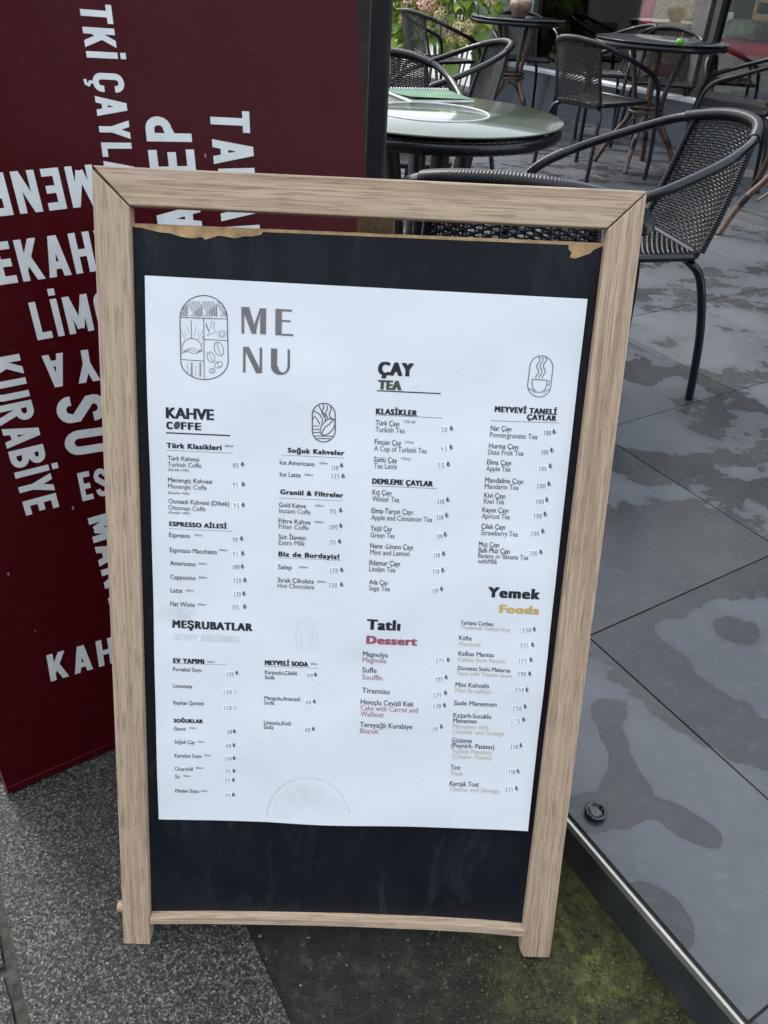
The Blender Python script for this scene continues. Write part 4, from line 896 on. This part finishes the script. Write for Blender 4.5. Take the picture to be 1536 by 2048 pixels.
def rattan_table(x, y, r, z, ang, label, light, rimmat, glass, ringr=None, rim=.032, rfoot=.27, rm=.085):
    t = thing('round_table', label, 'table', (x, y, .001), 0, 'round rattan cafe tables')
    # woven band: diagonal ridges on the rounded edge
    m = MB(); seg = 220; prof = []
    for k in range(9):
        a_ = radians(95 - k * 24); prof.append((r - rim * .55 + rim * .55 * cos(a_) if k else r - .006, z - .012 - rim * .5 + rim * .5 * sin(a_)))
    vs = []
    for i, (rr_, zz) in enumerate(prof):
        for j in range(seg):
            q = 2 * pi * j / seg; off = .0022 * (1 if (j + i) % 2 else -1); vs.append(((rr_ + off) * cos(q), (rr_ + off) * sin(q), zz))
    m.add(vs, [(i * seg + j, i * seg + (j + 1) % seg, (i + 1) * seg + (j + 1) % seg, (i + 1) * seg + j) for i in range(len(prof) - 1) for j in range(seg)], True)
    m.build('woven_rim', rimmat, t)
    m = MB(); m.lathe([(.0005, z - .012 - rim), (r - rim * .9, z - .012 - rim)], 60); m.lathe([(.0005, z - .008), (r - .006, z - .008)], 60); m.build('tabletop', rimmat, t)
    m = MB(); m.lathe([(.0005, z - .005), (r + .001, z - .005), (r + .003, z - .003), (r + .003, z - .001), (r + .0015, z), (.0005, z)], 96); m.build('glass_top', glass, t)
    if ringr:
        m = MB(); n = 150
        P = [Vector((ringr * cos(2 * pi * k / n), ringr * sin(2 * pi * k / n), z + .0004)) for k in range(n)]
        m.tube(P, [.0028 + .0010 * (k % 2) for k in range(n)], 6, closed=True); m.build('inlaid_ring', ROPE, t)
    if light: bamboo_base(t, z - .02, .12, .27, ang, BAMBOO_SHADED, rl=.025)
    else: bamboo_base(t, z - .02, .17, rfoot, ang, rm=rm)
    return t
T1 = rattan_table(.060, 2.34, .350, .722, -87, 'nearest round table with greenish glass top and a green booklet on it', True, WICKER, GLASST, ringr=.155, rim=.034)
rattan_table(.79, 7.15, .36, .74, 40, 'round glass table with the brown bowl standing on it', False, WICKER, GLASSD)
rattan_table(1.53, 5.70, .40, .735, 65, 'round glass table with the small green fruit on it', False, WICKER, GLASSD)
rattan_table(2.035, 4.255, .33, .735, 198.5, 'bamboo legged table cut off by the right edge of the picture', False, WICKER, GLASSD, rfoot=.458, rm=.26)
tx = at_z(762, 108, .72)
rattan_table(tx.x - .30, tx.y, .33, .72, 10, 'far round table showing only its rim beside the black post', False, WICKER, GLASST)

# green spiral bound booklet on the near table
GREEN = plain('green_cover', (.06, .13, .07), .55, .35, 9, spec=.12); CARD = plain('white_card', (.7, .72, .7), .5)
bc = [at_z(768, 184, .7235), at_z(897, 186, .7235), at_z(948, 205, .7235), at_z(822, 206, .7235)]
bk_ = thing('menu_booklet', 'green spiral bound booklet lying on the nearest glass table', 'booklet', bc[0])
L_ = [q - bc[0] for q in bc]
m = MB(); m.prism([L_[0] + Vector((0, 0, .0005)), L_[1] + Vector((0, 0, .0005)), L_[2] + Vector((0, 0, .0005)), L_[3] + Vector((0, 0, .0005))], (0, 0, .006)); m.build('pages', CARD, bk_)
m = MB(); e1, e2 = (L_[1] - L_[0]).normalized(), (L_[3] - L_[0]).normalized(); n = 10; vs = []
for i in range(n + 1):
    for j in range(n + 1):
        s, t_ = i / n, j / n; q = (L_[0] * (1 - s) + L_[1] * s) * (1 - t_) + (L_[3] * (1 - s) + L_[2] * s) * t_
        vs.append(q + Vector((0, 0, .0075 + .010 * t_ * t_ * (1 - s) * .9)))
m.add(vs, [(i * (n + 1) + j, (i + 1) * (n + 1) + j, (i + 1) * (n + 1) + j + 1, i * (n + 1) + j + 1) for i in range(n) for j in range(n)], True); m.build('cover', GREEN, bk_)
m = MB()
for k in range(24):
    q = L_[0].lerp(L_[1], (k + .5) / 24); m.tube([q + e2 * (.006 * cos(a_)) + Vector((0, 0, .006 + .0065 * sin(a_))) for a_ in [2 * pi * i / 10 for i in range(10)]], .0013, 5, closed=True)
m.build('spiral_binding', plain('white_wire', (.7, .72, .72), .35), bk_)

# brown bowl and green fruit
bo = at_z(1038, 34, .745)
m = MB(); m.lathe([(.001, 0), (.045, 0), (.05, .012), (.062, .03), (.083, .055), (.088, .085), (.078, .105), (.066, .112), (.062, .108), (.05, .085), (.03, .07), (.001, .068)], 32)
tag(m.build('bowl', plain('mottled_clay', (.13, .075, .05), .5, .5, 30, .3)), 'small round brown bowl on the farther glass table', 'bowl').location = (bo.x, bo.y, .7415)
fr = at_z(1358, 92, .737)
fruit = thing('green_fruit', 'small bright green round fruit with a stem on the round table', 'fruit', (fr.x, fr.y, .7355)); fruit.scale = (.82, .82, .82)
m = MB(); m.lathe([(.0005, .001), (.014, .003), (.024, .012), (.028, .026), (.024, .039), (.012, .046), (.0005, .044)], 20); m.build('flesh', plain('green_skin', (.07, .24, .02), .35, .3, 30), fruit)
m = MB(); m.tube([(0, 0, .05), (.004, .002, .07), (.012, .004, .085)], .0022, 6); m.build('stem', plain('stem_green', (.10, .16, .05), .6), fruit)

# ------------------------------------------------------------------ cafe facade
FB = -5.33; FZ = .33
PLINTH = plain('blue_grey_plinth', (.068, .082, .105), .45, .2, 4, .1); WHITE = plain('white_sill', (.55, .58, .61), .35, .05, 10); DARKF = plain('dark_window_frame', (.022, .021, .021), .35, .3, 12)
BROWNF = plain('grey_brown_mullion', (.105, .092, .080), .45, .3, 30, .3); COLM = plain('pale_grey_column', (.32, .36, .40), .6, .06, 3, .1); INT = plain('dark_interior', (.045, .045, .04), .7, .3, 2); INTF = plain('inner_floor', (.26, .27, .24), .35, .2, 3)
def glass_mat():
    t = NT('window_glass'); t.t.nodes.remove(t.b); o = t.t.nodes['Material Output']
    tr_ = t.n('BsdfTransparent'); tr_.inputs[0].default_value = (.93, .96, .95, 1); gl = t.n('BsdfGlossy'); gl.inputs['Roughness'].default_value = .02; fr_ = t.n('Fresnel'); fr_.inputs[0].default_value = 1.45
    mx = t.n('MixShader'); t.l(fr_.outputs[0], mx.inputs[0]); t.l(tr_.outputs[0], mx.inputs[1]); t.l(gl.outputs[0], mx.inputs[2]); t.l(mx.outputs[0], o.inputs[0]); return t.m
WGLASS = glass_mat()
def on_facade(px, py, b=FB):
    return at_plane(px, py, DB * b, DB)
def fac_a(px, py): return on_facade(px, py).dot(DA)
aL = fac_a(950, 60)
cafe = thing('cafe_front', 'cafe front with blue grey plinth, white sill and large dark windows', 'building')
def fbox(name, a0, a1, b0, b1, z0, z1, mat, par=None, bev=.0):
    m = MB(); m.prism([AB(a0, b0, z0), AB(a1, b0, z0), AB(a1, b1, z0), AB(a0, b1, z0)], (0, 0, z1 - z0)); return m.build(name, mat, par or cafe, bev, 1)
a_near = -1.5
colR = fac_a(1058, 30)
fbox('plinth', a_near, aL, FB, FB - .16, -.02, FZ - .03, PLINTH)
fbox('sill', a_near, colR, FB + .045, FB - .16, FZ - .029, FZ, WHITE, bev=.004)
fbox('column', colR, aL, FB + .012, FB - .32, FZ - .028, 3.0, COLM)
fbox('lintel', a_near, colR, FB - .02, FB - .30, 2.7, 3.0, COLM)
fbox('roof', a_near, aL, FB + .06, FB - 4.6, 3.003, 3.12, DARKF)
m1 = fac_a(1418, 30); m0 = fac_a(1372, 30)   # the wide mullion
mulls = [(colR - .005, .11, DARKF), ((m0 + m1) / 2, abs(m0 - m1) * .62, BROWNF), (min(m0, m1) - .03, .05, DARKF), (m1 - 1.9, .12, BROWNF), (m1 - 3.4, .1, DARKF)]
prev = colR
win = fbox('window', a_near, colR, FB - .055, FB - .115, FZ + .001, FZ + .055, DARKF)
fbox('head_rail', a_near, colR, FB - .055, FB - .115, 2.64, 2.699, DARKF, win)
for ac, w_, mt in mulls: fbox('mullion', ac - w_ / 2, ac + w_ / 2, FB - .04, FB - .13, FZ + .0555, 2.639, mt, win)
edges = sorted([a_near] + [q[0] for q in mulls[:2]] + [mulls[3][0], mulls[4][0], colR])
for i in range(len(edges) - 1):
    if edges[i + 1] - edges[i] > .3: fbox('pane', edges[i] + .02, edges[i + 1] - .02, FB - .082, FB - .088, FZ + .0556, 2.638, WGLASS, win)
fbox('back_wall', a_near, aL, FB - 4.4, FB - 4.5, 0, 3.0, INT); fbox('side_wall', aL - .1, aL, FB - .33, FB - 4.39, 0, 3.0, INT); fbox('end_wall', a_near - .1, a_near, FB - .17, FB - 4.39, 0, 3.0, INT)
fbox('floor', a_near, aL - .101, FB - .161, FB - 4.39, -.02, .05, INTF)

# things inside, seen through the panes
RED = plain('red_upholstery', (.66, .035, .07), .5, .25, 12, .2); TAN = plain('tan_weave', (.55, .36, .22), .6, .3, 40, .3); OCH = plain('ochre_wood', (.55, .33, .10), .45, .25, 20); BLUE = plain('blue_plastic', (.04, .06, .40), .35, .2, 10)
def inside(px, py, b): q = ray(px, py); return CAMP + q * ((DB * b).dot(DB) / q.dot(DB))
def soft_box(name, c, size, ang, mat, par, bev=.04):
    m = MB(); m.box(c, size, Matrix.Rotation(ang, 3, 'Z')); o = m.build(name, mat, par, bev, 3)
    for p_ in o.data.polygons: p_.use_smooth = True
    return o
fa = math.atan2(DA.y, DA.x)
def armchair(px, py, b, label, seatmat, backmat, w=.62, zoff=0):
    q = inside(px, py, b); t = thing('armchair', label, 'armchair', (q.x, q.y, .052), fa + pi)
    soft_box('seat', (0, 0, .36), (w, .58, .16), 0, seatmat, t); soft_box('backrest', (0, -.27, .72), (w, .13, .62), 0, backmat, t)
    for s in (-1, 1): soft_box('armrest', (s * (w / 2 - .02), 0, .50), (.10, .56, .16), 0, seatmat, t)
    for i in (-1, 1):
        for j in (-1, 1):
            m = MB(); m.tube([(i * w * .42, j * .22, 0), (i * w * .38, j * .2, .29)], [.014, .02], 8); m.build('leg', OCH, t)
    return t
armchair(1316, 40, FB - .70, 'red upholstered armchair behind the window left of the wide mullion', RED, RED, .46)
armchair(1398, 35, FB - .72, 'tan backed armchair behind the window close to the wide mullion', RED, TAN, .46)
bq = inside(1500, 80, FB - .70)
bench = thing('red_bench', 'red padded bench on wooden legs behind the window at top right', 'bench', (bq.x, bq.y, .052), fa)
soft_box('seat', (-.1, 0, .58), (1.1, .42, .11), 0, RED, bench, .05)
soft_box('backrest', (.43, 0, .78), (.09, .42, .34), 0, RED, bench, .04)
for i in (-.55, .36):
    for j in (-.16, .16):
        m = MB(); m.tube([(i, j, 0), (i * .92, j, .53)], [.018, .024], 10); m.build('leg', OCH, bench)
cq = inside(1452, 60, FB - .66)
card = thing('menu_card', 'white upright card with small dark pictures standing on the red bench', 'card', (bq.x, bq.y, .6885 + .0), fa)
cl = (cq - bq); ca = cl.dot(DA)
m = MB(); m.box((ca, .05, .085), (.10, .006, .17), Matrix.Rotation(-.15, 3, 'X')); m.build('sheet', CARD, card)
m = MB()
for i in (-.022, .022):
    for k in range(3): m.lathe([(.0005, 0), (.0065, 0), (.008, .01), (.006, .02), (.0005, .02)], 8, (ca + i, .062 - k * .006, .03 + k * .045))
m.build('printed_motif', plain('dark_print', (.05, .06, .05), .6), card)
cu = inside(1500, 50, FB - .70); cuo = thing('cushion', 'pale green cushion lying on the red bench beside the white card', 'cushion', (cu.x, cu.y, .6885), fa)
soft_box('pad', (0, 0, .065), (.30, .26, .13), 0, plain('pale_green_cloth', (.20, .24, .15), .8, .5, 14), cuo, .055)
oc = inside(1520, 30, FB - 1.35)
wc_ = thing('wooden_chair', 'ochre wooden chair behind the red bench at the top right corner', 'chair', (oc.x, oc.y, .052), fa)
m = MB(); m.box((0, 0, .45), (.42, .4, .03)); m.build('seat', OCH, wc_, .005, 1)
for i in (-.19, .19):
    for j in (-.18, .18):
        m = MB(); m.tube([(i, j, 0), (i, j, .435 if j > 0 else .92)], .018, 8); m.build('leg', OCH, wc_)
for z in (.62, .76, .89):
    m = MB(); m.box((0, -.18, z), (.36, .02, .05)); m.build('slat', OCH, wc_, .004, 1)
sq = inside(1520, 185, FB - .55)
stl = thing('blue_stool', 'dark blue plastic stool low behind the window at the right edge', 'stool', (sq.x, sq.y, .052), fa)
m = MB(); m.box((0, 0, .27), (.30, .30, .035)); m.build('seat', BLUE, stl, .01, 2)
for i in (-1, 1):
    for j in (-1, 1):
        m = MB(); m.tube([(i * .14, j * .14, 0), (i * .11, j * .11, .25)], .014, 8); m.build('leg', BLUE, stl)

# ------------------------------------------------------------------ unseen building shape added behind the viewer to cut sky light and darken reflections
blocker = thing('sky_blocker', 'plain unseen building shape added behind the viewer to cut sky light', 'building')
RENDER = plain('dark_render', (.13, .125, .115), .85, .15, 1, .2)
def hbox(name, x0_, x1_, y0_, y1_, z0_, z1_, mat, par): m = MB(); m.box(((x0_ + x1_) / 2, (y0_ + y1_) / 2, (z0_ + z1_) / 2), (x1_ - x0_, y1_ - y0_, z1_ - z0_)); return m.build(name, mat, par)
hbox('wall', -9, 8, -10, -6.6, -.13, 6.4, RENDER, blocker); hbox('roof', -9.4, 8.4, -10.3, -6.2, 6.402, 6.6, DARKF, blocker)
for i_ in range(5):
    for z_ in (1.0, 3.9):
        w_ = hbox('window', -8 + i_ * 3.3, -6.6 + i_ * 3.3, -6.62, -6.55, z_, z_ + 1.5, WHITE, blocker); hbox('pane', -7.92 + i_ * 3.3, -6.68 + i_ * 3.3, -6.56, -6.53, z_ + .08, z_ + 1.42, DARKF, w_)

# ------------------------------------------------------------------ garden behind the terrace
PATH = plain('garden_path_stone', (.25, .26, .235), .75, .2, 3, .4); SOIL = plain('dark_soil', (.03, .024, .016), .95, .4, 20, .6)
m = MB(); m.add([AB(6.76, 3, -.004), AB(14.2, 3, -.004), AB(14.2, -9.5, -.004), AB(6.76, -9.5, -.004)], [(0, 1, 2, 3)]); struct(m.build('path', PATH))
m = MB(); m.add([AB(6.8, -3.9, .004), AB(8.3, -3.9, .004), AB(8.3, -5.6, .004), AB(6.8, -5.6, .004)], [(0, 1, 2, 3)]); struct(m.build('soil', SOIL))
def leafm(name, lo, hi):
    t = NT(name); oi = t.n('ObjectInfo').outputs['Random']; c = t.coord('Object')
    col = t.mix(t.ramp(oi, (0, 0), (1, 1)), lo, hi); col = t.mix(.25, col, t.ramp(t.noise(c, 40, 3), (.3, (.02, .05, .01)), (.7, (.2, .3, .08))))
    t.set(color=col, rough=.42, spec=.5); t.b.inputs['Subsurface Weight'].default_value = 0
    tl = t.n('BsdfTranslucent'); t.l(col, tl.inputs[0]); mx = t.n('MixShader'); mx.inputs[0].default_value = .35; o = t.t.nodes['Material Output']
    t.l(t.b.outputs[0], mx.inputs[1]); t.l(tl.outputs[0], mx.inputs[2]); t.l(mx.outputs[0], o.inputs[0]); return t.m
LEAF = leafm('hydrangea_leaf', (.08, .17, .02), (.42, .55, .06)); LEAFD = leafm('hedge_leaf', (.018, .04, .012), (.06, .10, .03))
def leaf_mesh(L, Wd, mat):
    m = MB(); vs = []; n = 6
    for i in range(n + 1):
        s = i / n; w = Wd * sin(pi * min(1, s ** .8)) * .5 + .0005; z = .12 * L * sin(pi * s) - .10 * L * s * s
        vs += [(-w, s * L, z + w * .35), (0, s * L, z), (w, s * L, z + w * .35)]
    m.add(vs, [(i * 3 + j, i * 3 + j + 1, (i + 1) * 3 + j + 1, (i + 1) * 3 + j) for i in range(n) for j in range(2)], True)
    o = m.build('leaf', mat); me = o.data; bpy.data.objects.remove(o); return me
LM = leaf_mesh(.17, .125, LEAF)
def bush(cx_, cy_, rx, ry, hgt, nleaf, nfl, label, seed):
    t = thing('hydrangea_bush', label, 'shrub', (cx_, cy_, .004)); rr = random.Random(seed)
    for i in range(14):
        a_ = rr.uniform(0, 2 * pi); q = rr.uniform(.05, .55)
        m = MB(); m.tube(spline([(cos(a_) * q * rx * .4, sin(a_) * q * ry * .4, 0), (cos(a_) * q * rx * .8, sin(a_) * q * ry * .8, hgt * .4), (cos(a_) * q * rx * 1.2, sin(a_) * q * ry * 1.2, hgt * .85)], 4), [.008] * 9, 6); m.build('stem', plain('stem', (.12, .15, .05), .6) if i == 0 else bpy.data.materials['stem'], t)
    for i in range(nleaf):
        a_, b_ = rr.uniform(0, 2 * pi), math.acos(rr.uniform(-.75, 1)); k = rr.uniform(.72, 1.05)
        p_ = Vector((rx * sin(b_) * cos(a_) * k, ry * sin(b_) * sin(a_) * k, hgt * .55 + hgt * .47 * cos(b_) * k))
        if p_.z < .18: p_.z = rr.uniform(.18, .5)
        o = link('leaf', LM, None, t); o.location = p_; s = rr.uniform(.75, 1.35); o.scale = (s, s, s)
        o.rotation_euler = (rr.uniform(-.9, .35), rr.uniform(-.6, .6), a_ - pi / 2 + rr.uniform(-.8, .8))
    for i in range(nfl):
        a_, b_ = rr.uniform(pi * 1.0, pi * 2.0), math.acos(rr.uniform(-.1, .95)); p_ = Vector((rx * sin(b_) * cos(a_), ry * sin(b_) * sin(a_), hgt * .55 + hgt * .47 * cos(b_)))
        o = link('flower_head', FM[i % 2], None, t); o.location = p_; o.rotation_euler = (rr.uniform(-.5, .5), rr.uniform(-.5, .5), rr.uniform(0, 6)); o.scale = [rr.uniform(.8, 1.2)] * 3
    return t
def flower_mesh(col, seed):
    rr = random.Random(seed); m = MB()
    for i in range(130):
        a_, b_ = rr.uniform(0, 2 * pi), math.acos(rr.uniform(-.3, 1)); n_ = Vector((sin(b_) * cos(a_), sin(b_) * sin(a_), cos(b_))); c_ = n_ * rr.uniform(.06, .078); e_ = n_.orthogonal().normalized(); g2 = n_.cross(e_); r0 = .013
        m.add([c_ + (e_ * cos(q) + g2 * sin(q)) * r0 * (1 if k % 2 == 0 else .55) for k, q in enumerate([pi / 4 * j for j in range(8)])], [tuple(range(8))])
    o = m.build('flower_head', plain('petal_%d' % seed, col, .6, .35, 60)); me = o.data; bpy.data.objects.remove(o); return me
FM = [flower_mesh((.62, .50, .22), 1), flower_mesh((.66, .36, .28), 2)]
hb = bush(.36, 8.75, .70, .50, 1.45, 420, 18, 'hydrangea bush with bright green leaves and fading flower heads behind the chair', 11)
for i_, (px_, py_, s_) in enumerate([(852, 12, 1.3), (872, 16, 1.1), (818, 8, .9), (918, 62, 1.2), (932, 75, 1.1), (905, 78, .9), (880, 30, 1.0), (940, 52, .9), (803, 35, .8)]):
    q_ = on_depth(px_, py_, 8.22 + .04 * (i_ % 3)); o = link('flower_head', FM[(i_ + 1) % 2 if i_ < 3 else 0], None, hb)
    o.location = q_ - Vector((.36, 8.75, .004)); o.rotation_euler = (.2 * i_, .3, i_); o.scale = (s_, s_, s_)
bush(-.20, 9.9, .30, .30, .95, 70, 4, 'smaller hydrangea with pinkish heads next to the black post', 12)
def hedge(name, a0, a1, b0, b1, h, label, seed, n):
    rr = random.Random(seed); t = thing(name, label, 'hedge')
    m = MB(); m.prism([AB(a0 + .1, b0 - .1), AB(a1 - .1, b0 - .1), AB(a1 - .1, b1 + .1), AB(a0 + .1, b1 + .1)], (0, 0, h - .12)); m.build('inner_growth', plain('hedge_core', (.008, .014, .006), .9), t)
    m = MB()
    for i in range(n):
        a_, b_ = rr.uniform(a0, a0 + .35) if rr.random() < .7 else rr.uniform(a0, a1), rr.uniform(b1, b0); z = rr.uniform(0, h)
        if a_ > a0 + .35: z = h + rr.uniform(-.15, .08)
        c_ = AB(a_, b_, z); q = Vector((rr.uniform(-1, 1), rr.uniform(-1, 1), rr.uniform(-.6, 1))).normalized(); e_ = q.orthogonal().normalized() * rr.uniform(.03, .055); g2 = q.cross(e_)
        m.add([c_ - e_, c_ + g2 * .5, c_ + e_, c_ - g2 * .5], [(0, 1, 2, 3)])
    stuff(m.build('foliage', LEAFD, t)); return t
hedge('hedge', 13.9, 15.2, 2.5, -10.0, 2.8, 'tall dark green hedge at the far end of the path', 5, 16000)
m = MB(); m.prism([AB(13.2, 2.5, 0), AB(13.45, 2.5, 0), AB(13.45, -9.5, 0), AB(13.2, -9.5, 0)], (0, 0, .28)); tag(m.build('garden_wall', plain('brown_brick_kerb', (.14, .10, .075), .8, .35, 9, .4), None, .01, 2), 'low brown garden wall in front of the dark hedge', 'wall')
